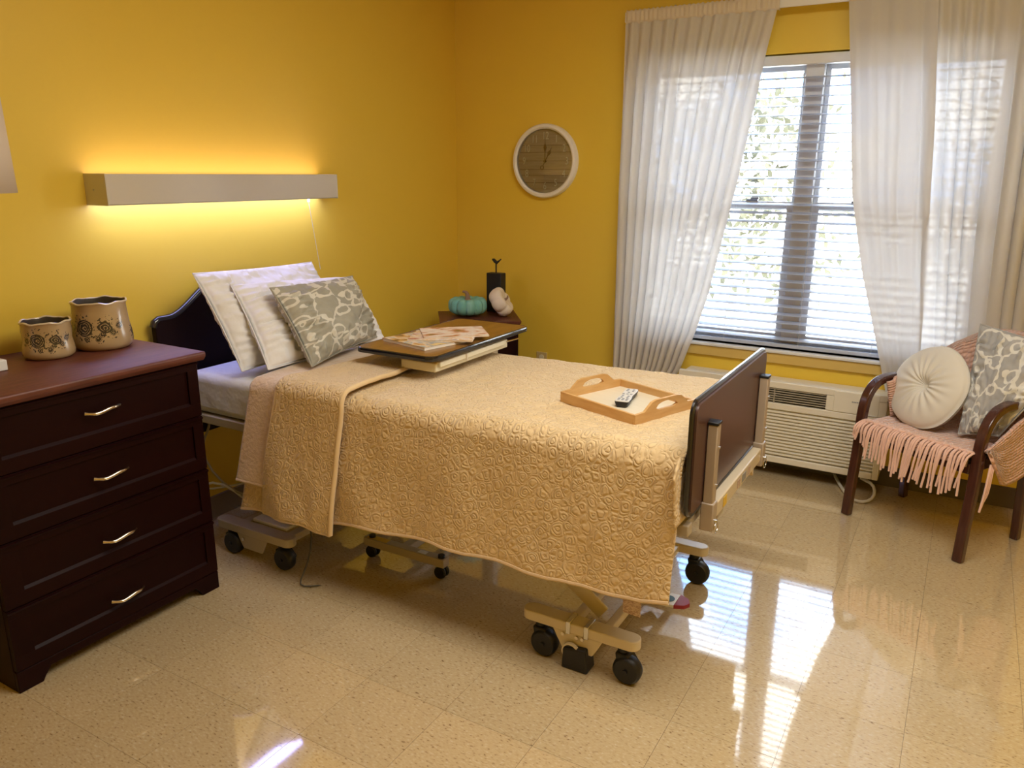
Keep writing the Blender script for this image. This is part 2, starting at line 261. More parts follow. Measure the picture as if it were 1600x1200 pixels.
# ------------------------------------------------------------------ mesh builder
class MB:
    def __init__(s): s.v = []; s.f = []; s.uv = {}; s.M = Matrix(); s.mi = {}
    def add(s, vs, fs, uvs=None, mi=0):
        o = len(s.v); s.v += [s.M @ Vector(p) for p in vs]
        for f in fs:
            if mi: s.mi[len(s.f)] = mi
            s.f.append([o + i for i in f])
        if uvs:
            for i, u in enumerate(uvs): s.uv[o + i] = u
        return s
    def box(s, x0, x1, y0, y1, z0, z1, mi=0):
        return s.add([(x0, y0, z0), (x1, y0, z0), (x1, y1, z0), (x0, y1, z0), (x0, y0, z1), (x1, y0, z1), (x1, y1, z1), (x0, y1, z1)],
                     [(0, 3, 2, 1), (4, 5, 6, 7), (0, 1, 5, 4), (1, 2, 6, 5), (2, 3, 7, 6), (3, 0, 4, 7)], mi=mi)
    def prism(s, poly, a, b, axis):
        """poly: 2D list; extruded from a to b along axis 0/1/2 (poly in the two other axes, in order)"""
        def p3(p, t): l = list(p); l.insert(axis, t); return tuple(l)
        n = len(poly); vs = [p3(p, a) for p in poly] + [p3(p, b) for p in poly]
        return s.add(vs, [list(range(n))[::-1], list(range(n, 2 * n))] + [[i, (i + 1) % n, n + (i + 1) % n, n + i] for i in range(n)])
    def lathe(s, prof, n=32, c=(0, 0, 0), axis=2, rfun=None, zfun=None, close=False):
        vs = []; m = len(prof)
        for i in range(n):
            a = 2 * math.pi * i / n
            for j, (r, z) in enumerate(prof):
                rr = r * (rfun(a, j) if rfun else 1); zz = z + (zfun(a, j) if zfun else 0)
                p = (rr * math.cos(a), rr * math.sin(a), zz)
                if axis == 0: p = (p[2], p[0], p[1])
                if axis == 1: p = (p[0], p[2], p[1])
                vs.append((p[0] + c[0], p[1] + c[1], p[2] + c[2]))
        fs = []
        for i in range(n):
            k = (i + 1) % n
            for j in range(m - 1): fs.append((i * m + j, k * m + j, k * m + j + 1, i * m + j + 1))
        s.add(vs, fs)
        if not close:
            o = len(s.v) - len(vs)
            if prof[0][0] > 1e-5: s.f.append([o + i * m for i in range(n)][::-1])
            if prof[-1][0] > 1e-5: s.f.append([o + i * m + m - 1 for i in range(n)])
        return s
    def cyl(s, c, r, h, axis=2, n=24): return s.lathe([(r, -h / 2), (r, h / 2)], n, c, axis)
    def tube(s, pts, r, n=10, sec=None, up=(0, 0, 1)):
        pts = [Vector(p) for p in pts]; m = len(pts); rs = r if isinstance(r, (list, tuple)) else [r] * m
        vs = []; prev = None
        for i, p in enumerate(pts):
            t = (pts[min(i + 1, m - 1)] - pts[max(i - 1, 0)]).normalized()
            if sec is not None:
                w = t.cross(Vector(up)); w = w.normalized() if w.length > 1e-4 else Vector((1, 0, 0)); q = w.cross(t).normalized()
                for (a, b) in sec: vs.append(p + w * a + q * b)
            else:
                if prev is None: w = t.orthogonal().normalized()
                else: w = (prev - t * prev.dot(t)).normalized()
                prev = w; q = t.cross(w)
                for k in range(n): a = 2 * math.pi * k / n; vs.append(p + (w * math.cos(a) + q * math.sin(a)) * rs[i])
        n = len(sec) if sec is not None else n
        fs = [(i * n + k, i * n + (k + 1) % n, (i + 1) * n + (k + 1) % n, (i + 1) * n + k) for i in range(m - 1) for k in range(n)]
        fs += [list(range(n))[::-1], [(m - 1) * n + k for k in range(n)]]
        return s.add(vs, fs)
    def grid(s, fn, nu, nv, us=1, vs_=1):
        vs = []; uv = []
        for j in range(nv + 1):
            for i in range(nu + 1):
                vs.append(fn(i / nu, j / nv)); uv.append((i / nu * us, j / nv * vs_))
        return s.add(vs, [(j * (nu + 1) + i, j * (nu + 1) + i + 1, (j + 1) * (nu + 1) + i + 1, (j + 1) * (nu + 1) + i) for j in range(nv) for i in range(nu)], uv)

def chain(o):
    m = Matrix()
    while o is not None: m = o.matrix_basis @ m; o = o.parent
    return m
def obj(name, mb, m, parent=None, bevel=0, seg=2, smooth=40, sub=0, solid=0, local=False, label=None, kind=None):
    """links mb as one mesh; mb is in world metres unless local"""
    me = bpy.data.meshes.new(name); o = bpy.data.objects.new(name, me); COL.objects.link(o)
    vs = [Vector(v) for v in mb.v]
    if parent is not None:
        o.parent = parent
        if not local: inv = chain(parent).inverted(); vs = [inv @ v for v in vs]
    elif not local:
        lo = Vector((min(v.x for v in vs), min(v.y for v in vs), min(v.z for v in vs))); hi = Vector((max(v.x for v in vs), max(v.y for v in vs), 0))
        c = Vector(((lo.x + hi.x) / 2, (lo.y + hi.y) / 2, lo.z)); o.location = c; vs = [v - c for v in vs]
    me.from_pydata([tuple(v) for v in vs], [], mb.f)
    ms = m if isinstance(m, (list, tuple)) else [m]
    for x in ms: me.materials.append(x)
    for k, i in mb.mi.items(): me.polygons[k].material_index = i
    if mb.uv:
        ul = me.uv_layers.new(name='UVMap')
        for lp in me.loops: ul.data[lp.index].uv = mb.uv.get(lp.vertex_index, (0, 0))
    if smooth:
        for p in me.polygons: p.use_smooth = True
        me.update(); me.set_sharp_from_angle(angle=math.radians(smooth))
    if solid: md = o.modifiers.new('thickness', 'SOLIDIFY'); md.thickness = solid; md.offset = 0
    if sub: md = o.modifiers.new('subdivision', 'SUBSURF'); md.levels = sub; md.render_levels = sub
    if bevel:
        md = o.modifiers.new('bevel', 'BEVEL'); md.width = bevel; md.segments = seg; md.limit_method = 'ANGLE'; md.angle_limit = math.radians(35)
    if label: o['label'] = label
    if kind: o['kind'] = kind
    return o
def tag(o, label, cat, group=None):
    o['label'] = label; o['category'] = cat
    if group: o['group'] = group
    return o
def thing(name, label, cat, loc, rz=0, group=None):
    o = bpy.data.objects.new(name, None); COL.objects.link(o); o.empty_display_size = .1; o.location = loc; o.rotation_euler = (0, 0, rz)
    return tag(o, label, cat, group)
def bx(*a): return MB().box(*a)
def struct(o): o['kind'] = 'structure'; return o
def rrect(w, h, r=0.004, n=3):
    pts = []
    for cx, cy, a0 in ((w / 2 - r, h / 2 - r, 0), (-w / 2 + r, h / 2 - r, 90), (-w / 2 + r, -h / 2 + r, 180), (w / 2 - r, -h / 2 + r, 270)):
        for k in range(n + 1): a = math.radians(a0 + 90 * k / n); pts.append((cx + r * math.cos(a), cy + r * math.sin(a)))
    return pts
def nz3(x, y, z=0.0): return noise.noise(Vector((x, y, z)))

# ------------------------------------------------------------------ room shell
RX, RY, RZ = 4.5, -5.2, 2.74
WX0, WX1, WZ0, WZ1 = 1.22, 3.03, 0.665, 2.17
floor = struct(obj('floor', bx(-.14, RX + .12, RY - .12, .16, -.06, -.003), M_grout, smooth=0))
T = 0.3048; ox, oy = 0.2145, -0.221; gap = 0.0009; cache = {}
xs = [0.0] + [ox + k * T for k in range(0, 30) if ox + k * T < RX - .01] + [RX]
ys = [0.0] + [oy - k * T for k in range(0, 30) if oy - k * T > RY + .01] + [RY]
finv = floor.matrix_basis.inverted()
for i in range(len(xs) - 1):
    for j in range(len(ys) - 1):
        w = round(xs[i + 1] - xs[i] - gap, 4); d = round(ys[j] - ys[j + 1] - gap, 4)
        if (w, d) not in cache:
            b = MB(); c = 0
            b.add([(-w/2, -d/2, -.003), (w/2, -d/2, -.003), (w/2, d/2, -.003), (-w/2, d/2, -.003), (-w/2, -d/2, 0), (w/2, -d/2, 0), (w/2, d/2, 0), (-w/2, d/2, 0)],
                  [(0, 1, 5, 4), (1, 2, 6, 5), (2, 3, 7, 6), (3, 0, 4, 7), (4, 5, 6, 7)])
            me = bpy.data.meshes.new('floor_tile'); me.from_pydata([tuple(v) for v in b.v], [], b.f); me.materials.append(M_tile); cache[(w, d)] = me
        o = bpy.data.objects.new('floor_tile', cache[(w, d)]); COL.objects.link(o); o.parent = floor
        o.location = finv @ Vector(((xs[i] + xs[i + 1]) / 2, (ys[j] + ys[j + 1]) / 2, 0))
struct(obj('ceiling', bx(-.14, RX + .12, RY - .12, .16, RZ, RZ + .1), M_ceil, smooth=0))
struct(obj('wall_left', bx(-.12, 0, RY - .12, .16, -.003, RZ), M_wall, smooth=0))
struct(obj('wall_right', bx(RX, RX + .12, RY, .16, -.003, RZ), M_wall, smooth=0))
struct(obj('wall_front', bx(0, RX, RY - .12, RY, -.003, RZ), M_wall, smooth=0))
b = MB().box(0, WX0, 0, .16, -.003, RZ).box(WX1, RX, 0, .16, -.003, RZ).box(WX0, WX1, 0, .16, -.003, WZ0).box(WX0, WX1, 0, .16, WZ1, RZ)
struct(obj('wall_back', b, M_wall, smooth=0))
def baseprof(d): return [(0, 0), (d, 0), (d, .006), (d * .45, .02), (d * .4, .1), (0, .105)]
struct(obj('baseboard_back', MB().prism([(-p[0], p[1]) for p in baseprof(.012)], 0.012, RX, 0), M_base))
struct(obj('baseboard_left', MB().prism([p for p in baseprof(.012)], RY, -.012, 1), M_base2))

# window: twin double-hung units
win = bpy.data.objects.new('window_1', None); COL.objects.link(win); win.location = (2.125, .1, WZ0); struct(win)
f = MB(); f.box(WX0, WX0 + .05, .06, .15, WZ0, WZ1).box(WX1 - .05, WX1, .06, .15, WZ0, WZ1).box(WX0 + .05, WX1 - .05, .06, .15, WZ1 - .035, WZ1).box(WX0 + .05, WX1 - .05, .06, .15, WZ0, WZ0 + .03)
obj('window_frame', f, M_white, win, bevel=.003)
obj('mullion', bx(2.095, 2.185, .055, .15, WZ0 + .03, WZ1 - .035), M_white, win, bevel=.004)
def sash(x0, x1, z0, z1, y0, st, name='sash'):
    s = MB(); y1 = y0 + .03; s.box(x0, x0 + st, y0, y1, z0, z1).box(x1 - st, x1, y0, y1, z0, z1).box(x0 + st, x1 - st, y0, y1, z0, z0 + .04).box(x0 + st, x1 - st, y0, y1, z1 - .036, z1)
    so = obj(name, s, M_white, win, bevel=.003)
    obj('pane', bx(x0 + st, x1 - st, y0 + .013, y0 + .017, z0 + .04, z1 - .036), M_glass, so, smooth=0)
    return so
for x0, x1 in ((WX0 + .05, 2.095), (2.185, WX1 - .05)):
    sash(x0, x1, 1.40, WZ1 - .035, .118, .022)
    lo = sash(x0, x1, WZ0 + .03, 1.445, .078, .036)
    for xl in (x0 + .22, x1 - .22):
        k = MB().box(xl - .03, xl + .03, .07, .095, 1.445, 1.455).box(xl - .008, xl + .035, .072, .09, 1.455, 1.466)
        obj('sash_lock', k, M_grey, lo, bevel=.002)
# painted stool and apron under the window
s = struct(obj('trim_1', bx(WX0 - .06, WX1 + .06, -.035, .06, WZ0 - .018, WZ0), M_white, bevel=.005))
s = struct(obj('trim_2', bx(WX0 - .05, WX1 + .05, -.022, 0, WZ0 - .075, WZ0 - .018), M_trimy, bevel=.004))

# ------------------------------------------------------------------ outside
struct(obj('ground_outside', bx(-30, 34, .5, 60, -.35, -.3), M_ground, smooth=0))
def tree(x, y, h, rad, n, label, lm, seed, low=.3, ls=.09):
    rnd = random.Random(seed); t = thing('tree', label, 'tree', (x, y, -.3), 0)
    tb = MB(); tb.tube([(x, y, -.3), (x + .05, y, h * .35), (x - .1, y + .1, h * .7), (x, y, h * .95)], [.14, .11, .07, .03], 10)
    for k in range(9):
        a = rnd.uniform(0, 6.28); z0 = h * rnd.uniform(.3, .7); L = rad * rnd.uniform(.5, .9)
        tb.tube([(x, y, z0), (x + L * .5 * math.cos(a), y + L * .5 * math.sin(a), z0 + L * .35), (x + L * math.cos(a), y + L * math.sin(a), z0 + L * .5)], [.045, .03, .012], 6)
    obj('trunk', tb, M_bark, t)
    lb = MB(); cl = [(rnd.gauss(0, .45) * rad, rnd.gauss(0, .45) * rad, h * low + (h - h * low) * rnd.random()) for _ in range(60)]
    for i in range(n):
        c = cl[i % 60]; p = Vector((x + c[0] + rnd.gauss(0, .16) * rad, y + c[1] + rnd.gauss(0, .16) * rad, c[2] + rnd.gauss(0, .14) * rad))
        a = Vector((rnd.gauss(0, 1), rnd.gauss(0, 1), rnd.gauss(0, 1))).normalized(); q = a.orthogonal().normalized(); L = ls * rnd.uniform(.6, 1.3)
        lb.add([p - a * L, p + q * L * .4, p + a * L, p - q * L * .4], [(0, 1, 2, 3)])
    obj('foliage', lb, lm, t, smooth=0, kind='stuff')
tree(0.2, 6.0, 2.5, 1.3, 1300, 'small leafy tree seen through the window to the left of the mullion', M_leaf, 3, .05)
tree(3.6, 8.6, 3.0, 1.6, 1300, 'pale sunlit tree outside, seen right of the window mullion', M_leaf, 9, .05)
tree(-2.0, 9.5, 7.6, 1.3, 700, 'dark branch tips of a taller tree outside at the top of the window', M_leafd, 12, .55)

# ------------------------------------------------------------------ window blind
bl = thing('window_blind', 'white horizontal slatted blind hanging across the whole window behind the curtains', 'blind', (2.125, .028, WZ0))
BX0, BX1 = WX0 + .012, WX1 - .012
obj('headrail', bx(BX0, BX1, .004, .055, 2.115, 2.163), M_white, bl, bevel=.003)
sp = [(-.0245, -.0005), (-.012, .0015), (0, .0022), (.012, .0015), (.0245, -.0005)]
sb = MB(); poly = [(a, c) for a, c in sp] + [(a, c - .0028) for a, c in reversed(sp)]
sb.M = Matrix.Rotation(math.radians(11), 4, 'X'); sb.prism(poly, BX0 - 2.125, BX1 - 2.125, 0)
sme = None; pitch = .0445; z = .722; k = 0
while z < 2.10:
    if sme is None:
        so = obj('slat', sb, M_slat, bl, local=True, smooth=50); sme = so.data
    else:
        so = bpy.data.objects.new('slat', sme); COL.objects.link(so); so.parent = bl
    so.location = (0, 0, z - WZ0); z += pitch
obj('bottom_rail', bx(BX0, BX1, .006, .052, .674, .694), M_slat, bl, bevel=.003)
for x in (1.42, 1.80, 2.20, 2.56, 2.86):
    for y in (.0035, .0525):
        obj('ladder_cord', MB().tube([(x, y, .69), (x, y, 2.12)], .0009, 5), M_whitep, bl)

# ------------------------------------------------------------------ curtain rod and sheers
rod = thing('curtain_rod', 'flat white curtain rod across the top of the window', 'curtain rod', (2.3, -.08, 2.36))
obj('rod', MB().box(1.17, 3.42, -.105, -.095, 2.365, 2.415), M_whitep, rod, bevel=.003)
obj('return_arm', MB().box(1.17, 1.18, -.095, 0, 2.365, 2.415), M_whitep, rod, bevel=.002)
obj('return_arm', MB().box(3.41, 3.42, -.095, 0, 2.365, 2.415), M_whitep, rod, bevel=.002)
def interp(tab, z):
    if z >= tab[0][0]: return tab[0][1]
    for (a, va), (b_, vb) in zip(tab, tab[1:]):
        if z >= b_: return va + (vb - va) * (z - a) / (b_ - a)
    return tab[-1][1]
def curtain(left, right, z0, z1, folds, amp, seed, y0=-.108, hem_y=0.0, zb=None):
    b = MB(); NU, NV = folds * 12, 60
    def fn(u, v):
        z = z1 + (z0(u) - z1) * v if callable(z0) else z1 + (z0 - z1) * v
        xl, xr = interp(left, z), interp(right, z)
        ph = u * folds * 2 * math.pi + 1.3 * nz3(u * 5, v * .8, seed) * 2 + seed
        kk = max(0, min(1, (v - .45) / .28)) if hem_y else 0; kk = kk * kk * (3 - 2 * kk); a = (1 - .62 * kk) * amp * (0.45 + .55 * min(1, v * 5)) * (.55 + .9 * abs(nz3(u * 7.3, v * .5 + 2, seed * 3.1)))
        y = y0 + a * math.sin(ph) + .018 * (1 - kk) * nz3(u * 4, v * 1.5, seed); y += (-.042 - y0) * kk
        x = xl + (xr - xl) * (u + .012 * math.cos(ph) * min(1, v * 4))
        return (x, min(y, -.025), z)
    return b.grid(fn, NU, NV, 2, 3)
def header(x0, x1, seed):
    b = MB()
    def ring(u, v):
        a = v * 2 * math.pi; x = x0 + (x1 - x0) * u; w = .0035 * math.sin(u * (x1 - x0) * 260 + seed) + .004 * nz3(u * 40, v * 2, seed)
        return (x, -.100 + (-.013 + w) * math.sin(a) * 1, 2.39 + (.034 + w) * math.copysign(abs(math.cos(a)) ** .5, math.cos(a)))
    return b.grid(ring, int((x1 - x0) * 140), 14, 1, 1)
LL = [(2.42, 1.175), (1.5, 1.165), (.5, 1.175)]
LR = [(2.42, 1.975), (2.17, 1.925), (1.56, 1.83), (.95, 1.72), (.727, 1.66), (.5, 1.585), (.4, 1.53)]
c1 = obj('sheer_curtain', curtain(LL, LR, lambda u: .46 - .02 * u, 2.36, 12, .026, 1.0), M_sheer, smooth=0 or 60)
tag(c1, 'gathered white sheer curtain on the left of the window, beside the clock', 'curtain', 'sheer curtains')
obj('rod_pocket', header(1.178, 1.975, 1), M_header, c1)
RLx = [(2.42, 2.29), (2.37, 2.291), (1.504, 2.398), (1.104, 2.48), (.631, 2.623), (.4, 2.69)]
RRx = [(2.42, 2.655), (1.8, 2.715), (1.2, 2.76), (.7, 2.79), (.4, 2.80)]
c2 = obj('sheer_curtain', curtain(RLx, RRx, .50, 2.36, 4, .014, 5.0, y0=-.125, hem_y=.05), M_sheer2, smooth=60)
tag(c2, 'smooth doubled white sheer panel just right of the bare window gap', 'curtain', 'sheer curtains')
obj('rod_pocket', header(2.29, 2.655, 3), M_header, c2)
c3 = obj('sheer_curtain', curtain([(2.42, 2.63), (1.8, 2.69), (1.2, 2.74), (.7, 2.79)], [(2.42, 3.40), (.4, 3.38)], .30, 2.36, 11, .026, 9.0, y0=-.10, hem_y=.07), M_sheer, smooth=60)
tag(c3, 'white sheer curtain with many folds behind the armchair, at the right', 'curtain', 'sheer curtains')
obj('rod_pocket', header(2.657, 3.405, 5), M_header, c3)

# ------------------------------------------------------------------ air conditioner under the window
ac = thing('wall_air_conditioner', 'beige through-wall air conditioner under the window', 'air conditioner', (2.15, -.1, .09))
X0, X1, YF = 1.62, 2.685, -.21
b = MB(); b.box(X0, X1, YF + .03, 0, .09, .515)
obj('case', b, M_ptac, ac, bevel=.01)
b = MB()   # front shell with openings for the outlet grille and the control door
b.box(X0, X1, YF, YF + .03, .50, .535).box(X0, X1, YF, YF + .03, .385, .42).box(X0, X0 + .03, YF, YF + .03, .42, .5).box(2.40, X1, YF, YF + .03, .42, .5)
b.box(X0, X0 + .03, YF, YF + .03, .09, .385).box(X1 - .03, X1, YF, YF + .03, .09, .385).box(X0 + .03, X1 - .03, YF, YF + .03, .09, .125).box(X0 + .03, X1 - .03, YF + .018, YF + .03, .125, .385)
obj('front_panel', b, M_ptac, ac, bevel=.004)
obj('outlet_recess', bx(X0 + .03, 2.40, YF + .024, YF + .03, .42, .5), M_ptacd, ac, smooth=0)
for k in range(6):
    z = .430 + k * .0125
    obj('grille_bar', bx(X0 + .03, 2.40, YF + .004, YF + .022, z, z + .005), M_ptacg, ac, bevel=.001, seg=1)
for x in (1.88, 2.14): obj('grille_post', bx(x, x + .006, YF + .003, YF + .02, .42, .5), M_ptacg, ac, smooth=0)
for k in range(14):
    z = .135 + k * .0178
    obj('louver', MB().prism([(YF + .003, z), (YF + .003, z + .006), (YF + .018, z + .0125), (YF + .018, z)], X0 + .03, X1 - .03, 0), M_ptac, ac, smooth=0)
dr = obj('control_door', bx(2.437, 2.648, YF - .003, YF + .002, .422, .53), M_ptac, ac, bevel=.002)
obj('door_latch', bx(2.60, 2.64, YF - .006, YF - .003, .423, .427), M_whitep, dr, smooth=0)
for k in range(5): obj('badge_bar', bx(2.522 + k * .008, 2.528 + k * .008, YF - .0045, YF - .003, .480, .486), M_grey, dr, smooth=0)
tg = MB().box(1.66, 1.90, -.165, -.085, .515, .517)
g = obj('top_grille', tg, M_ptacg, ac, smooth=0)
for k in range(5): obj('grille_bar', bx(1.66, 1.90, -.160 + k * .016, -.152 + k * .016, .517, .521), M_ptac, ac, smooth=0)
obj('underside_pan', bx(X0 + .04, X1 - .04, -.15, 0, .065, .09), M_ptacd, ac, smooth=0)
cd_ = MB().tube([(2.56, -.10, .085), (2.60, -.14, .06), (2.66, -.20, .075), (2.685, -.24, .05), (2.68, -.29, .016), (2.64, -.33, .009), (2.60, -.33, .009), (2.56, -.28, .009), (2.5, -.14, .012), (2.45, -.03, .04)], .0085, 10)
o = obj('power_cord', cd_, M_cable_w, sub=1); tag(o, 'thick white cord curling onto the floor under the air conditioner', 'cord')

# outlet
ot = thing('wall_outlet', 'almond coloured wall outlet low on the window wall beyond the bed', 'outlet', (.645, 0, .40))
obj('cover_plate', bx(.607, .683, -.006, 0, .362, .478), M_outlet, ot, bevel=.003)
for z in (.395, .445): obj('socket', MB().cyl((.645, -.007, z), .017, .006, 1, 20), M_cream, ot)

# ------------------------------------------------------------------ clock
ck = thing('wall_clock', 'round wall clock with white rim and plank face on the yellow wall', 'clock', (.655, 0, 1.655))
cc = (.655, 0, 1.655); b = MB()
b.lathe([(.214, 0), (.2155, -.030), (.209, -.042), (.196, -.045), (.186, -.036), (.184, -.014), (.184, -.006), (.17, 0)], 72, cc, 1)
obj('rim', b, M_clockr, ck)
obj('face', MB().cyl((.655, -.010, 1.655), .186, .008, 1, 64), M_clockf, ck)
for dz in (-.125, -.082, -.048, .002, .052, .092):
    L = math.sqrt(.183 ** 2 - dz ** 2); obj('plank_seam', bx(.655 - L, .655 + L, -.0148, -.0138, 1.655 + dz - .0012, 1.655 + dz + .0012), M_clockl, ck, smooth=0)
for h in range(1, 13):
    a = math.radians(90 - 30 * h); t = bpy.data.curves.new('numeral', 'FONT'); t.body = str(h); t.size = .062; t.align_x = 'CENTER'; t.align_y = 'CENTER'; t.extrude = .0015
    tmp = bpy.data.objects.new('tmp', t); me = bpy.data.meshes.new_from_object(tmp); bpy.data.objects.remove(tmp)
    me.materials.clear(); me.materials.append(M_num)
    o = bpy.data.objects.new('numeral', me); COL.objects.link(o); o.parent = ck; o.location = (.145 * math.cos(a), -.0165, .145 * math.sin(a)); o.rotation_euler = (math.pi / 2, 0, 0)
    o.scale = (.72, 1, 1)
def hand(L, w, ang, y, tail):
    p = [(-.0025, -.0), (-.0025, L * .4), (-w, L * .62), (-.002, L * .8), (0, L), (.002, L * .8), (w, L * .62), (.0025, L * .4), (.0025, 0)]
    b = MB(); M = Matrix.Translation(Vector((.655, 0, 1.655))) @ Matrix.Rotation(ang, 4, 'Y'); b.M = M; b.prism(p, y, y + .002, 1)
    if tail: b.prism([(-.002, 0), (.002, 0), (.002, -.03), (-.002, -.03)], y, y + .002, 1); b.lathe([(.009, -.001), (.013, -.001), (.013, .001), (.009, .001)], 16, (0, y + .001, -.042), 1, close=True)
    return b
obj('minute_hand', hand(.128, .009, 0, -.024, False), M_brass, ck)
obj('hour_hand', hand(.088, .010, math.radians(28), -.021, True), M_brass, ck)
obj('hub', MB().cyl((.655, -.022, 1.655), .007, .012, 1, 16), M_brass, ck)
obj('glass', MB().cyl((.655, -.033, 1.655), .1845, .002, 1, 48), M_glass, ck, label='clear glass front of the clock')

# ------------------------------------------------------------------ over-bed wall light
wl = thing('wall_light', 'long almond metal wall light glowing above and below over the bed', 'lamp', (0, -1.88, 1.46))
LY0, LY1, LZ0, LZ1 = -2.505, -1.262, 1.458, 1.573
obj('back_plate', bx(0, .012, LY0 + .01, LY1 - .01, LZ0 + .004, LZ1 - .004), M_lamp, wl, smooth=0)
obj('front_panel', MB().prism([(.128, LZ0), (.132, LZ0 + .004), (.132, LZ1 - .003), (.129, LZ1), (.122, LZ1), (.122, LZ0)], LY0 + .004, LY1 - .004, 1), M_lamp, wl)
for y0, y1 in ((LY0, LY0 + .004), (LY1 - .004, LY1)):
    e = obj('end_cap', bx(0, .134, y0, y1, LZ0 - .001, LZ1 + .001), M_lamp, wl, bevel=.001, seg=1)
    yy = y0 - .0015 if y0 < -2 else y1
    obj('cap_screw', MB().cyl((.055, yy + .0007, 1.515), .004, .0015, 1, 12), M_grey, e)
obj('inner_rail', bx(.113, .122, LY1 - .03, LY1 - .006, LZ0, LZ1), M_lamp, wl, smooth=0)
obj('upper_diffuser', bx(.012, .122, LY0 + .006, LY1 - .006, LZ1 - .016, LZ1 - .006), M_em_up, wl, smooth=0, label='warm glowing upper diffuser')
obj('lower_diffuser', bx(.012, .122, LY0 + .006, LY1 - .006, LZ0 + .006, LZ0 + .016), M_em_dn, wl, smooth=0, label='cool white glowing lower diffuser')
obj('pull_switch', MB().cyl((.09, -1.427, 1.450), .006, .016), M_whitep, wl)
pc = [(.09 - .03 * t, -1.427 + .085 * t, 1.443 - .34 * t) for t in [i / 8 for i in range(9)]]
obj('pull_cord', MB().tube(pc, .0013, 6), M_cable_w, wl)

# ------------------------------------------------------------------ bed
CY = -1.81
bed = thing('hospital_bed', 'adjustable hospital bed on castors with dark headboard and footboard', 'bed', (1.2, CY, 0))
# headboard: camel-back outline in (y, z)
half = [(-.51, .45), (-.51, .955), (-.503, .975), (-.485, .985), (-.44, .985)]
for i in range(1, 13):
    t = i / 12; half.append((-.44 + .27 * t, .985 + .13 * (t * t * (3 - 2 * t))))
half += [(-.10, 1.128), (0, 1.132)]
poly = [(CY + a, c) for a, c in half] + [(CY - a, c) for a, c in reversed(half[:-1])]
hb = obj('headboard', MB().prism(poly, .035, .065, 0), M_head, bed, bevel=.003)
edge = [(.050, y, z + .001) for y, z in poly[1:-1]]
obj('edge_band', MB().tube(edge, 0, sec=[(-.017, -.003), (-.017, .003), (-.008, .0075), (.008, .0075), (.017, .003), (.017, -.003)], up=(1, 0, 0)) if False else MB().tube(edge, .016, 10), M_edge, hb)
obj('headboard_bracket', MB().box(.068, .12, -2.235, -2.18, .50, .80), M_framed, bed, bevel=.006)
obj('headboard_bracket', MB().box(.068, .12, -1.44, -1.385, .50, .80), M_framed, bed, bevel=.006)
obj('control_box', MB().box(.12, .16, -2.285, -2.262, .715, .80), M_frame, bed, bevel=.004)
# footboard
FY0, FY1, FX = -2.268, -1.415, 2.326
def fp(y0, y1, z0, z1, r, n=6):
    pts = []
    for cx, cz, a0 in ((y1 - r, z1 - r, 0), (y0 + r, z1 - r, 90), (y0 + r, z0 + r, 180), (y1 - r, z0 + r, 270)):
        for k in range(n + 1): a = math.radians(a0 + 90 * k / n); pts.append((cx + r * math.cos(a), cz + r * math.sin(a)))
    return pts
fb = obj('footboard', MB().prism(fp(FY0 + .006, FY1 - .006, .626, .957, .03), FX - .010, FX + .012, 0), M_foot, bed)
ep = fp(FY0 + .006, FY1 - .006, .626, .957, .03); ep = ep + ep[:1]
obj('edge_band', MB().tube([(FX, y, z) for y, z in ep], 0, sec=[(-.014, -.006), (-.014, .001), (-.009, .006), (.009, .006), (.014, .001), (.014, -.006)], up=(1, 0, 0)), M_edge, fb)
for y in (-2.135, -1.50):
    p = obj('footboard_post', MB().box(FX + .014, FX + .044, y - .018, y + .018, .60, .875), M_post, bed, bevel=.003)
    obj('post_cap', bx(FX + .012, FX + .046, y - .020, y + .020, .875, .884), M_black, p, bevel=.002)
    for z in (.68, .80): obj('bolt', MB().cyl((FX + .046, y + .012, z), .005, .005, 0, 10), M_steel, p)
    q = obj('post_socket', MB().box(FX + .010, FX + .050, y - .022, y + .022, .540, .63), M_post, bed, bevel=.004)
    obj('lock_pin', MB().cyl((FX + .053, y, .57), .007, .012, 0, 12), M_steel, q)
    obj('pin_ring', MB().tube([(FX + .056, y + .022 * math.cos(a), .550 + .018 * math.sin(a)) for a in [i * math.pi / 8 for i in range(17)]], .0015, 6), M_chrome, q)
er = obj('end_rail', bx(FX + .012, FX + .045, -2.10, -1.53, .565, .615), M_frame, bed, bevel=.004)
obj('warning_sticker', bx(FX + .0455, FX + .0465, -2.03, -1.99, .572, .605), M_yellow, er, smooth=0)
for k, (y, w) in enumerate(((-1.86, .035), (-1.80, .05), (-1.72, .03))): obj('printed_label', bx(FX + .0455, FX + .0465, y, y + w, .575, .603), M_grey if k % 2 else M_label, er, smooth=0)
obj('hand_crank_clip', MB().box(FX + .0, FX + .04, -2.06, -2.0, .545, .563), M_framed, bed, bevel=.002)
# mattress deck
obj('side_rail', bx(.10, 2.33, -2.245, -2.205, .548, .585), M_framed, bed, bevel=.004)
obj('side_rail', bx(.10, 2.33, -1.415, -1.375, .548, .585), M_framed, bed, bevel=.004)
obj('mattress_deck', bx(.10, 2.32, -2.205, -1.415, .56, .585), M_framed, bed, bevel=.003)
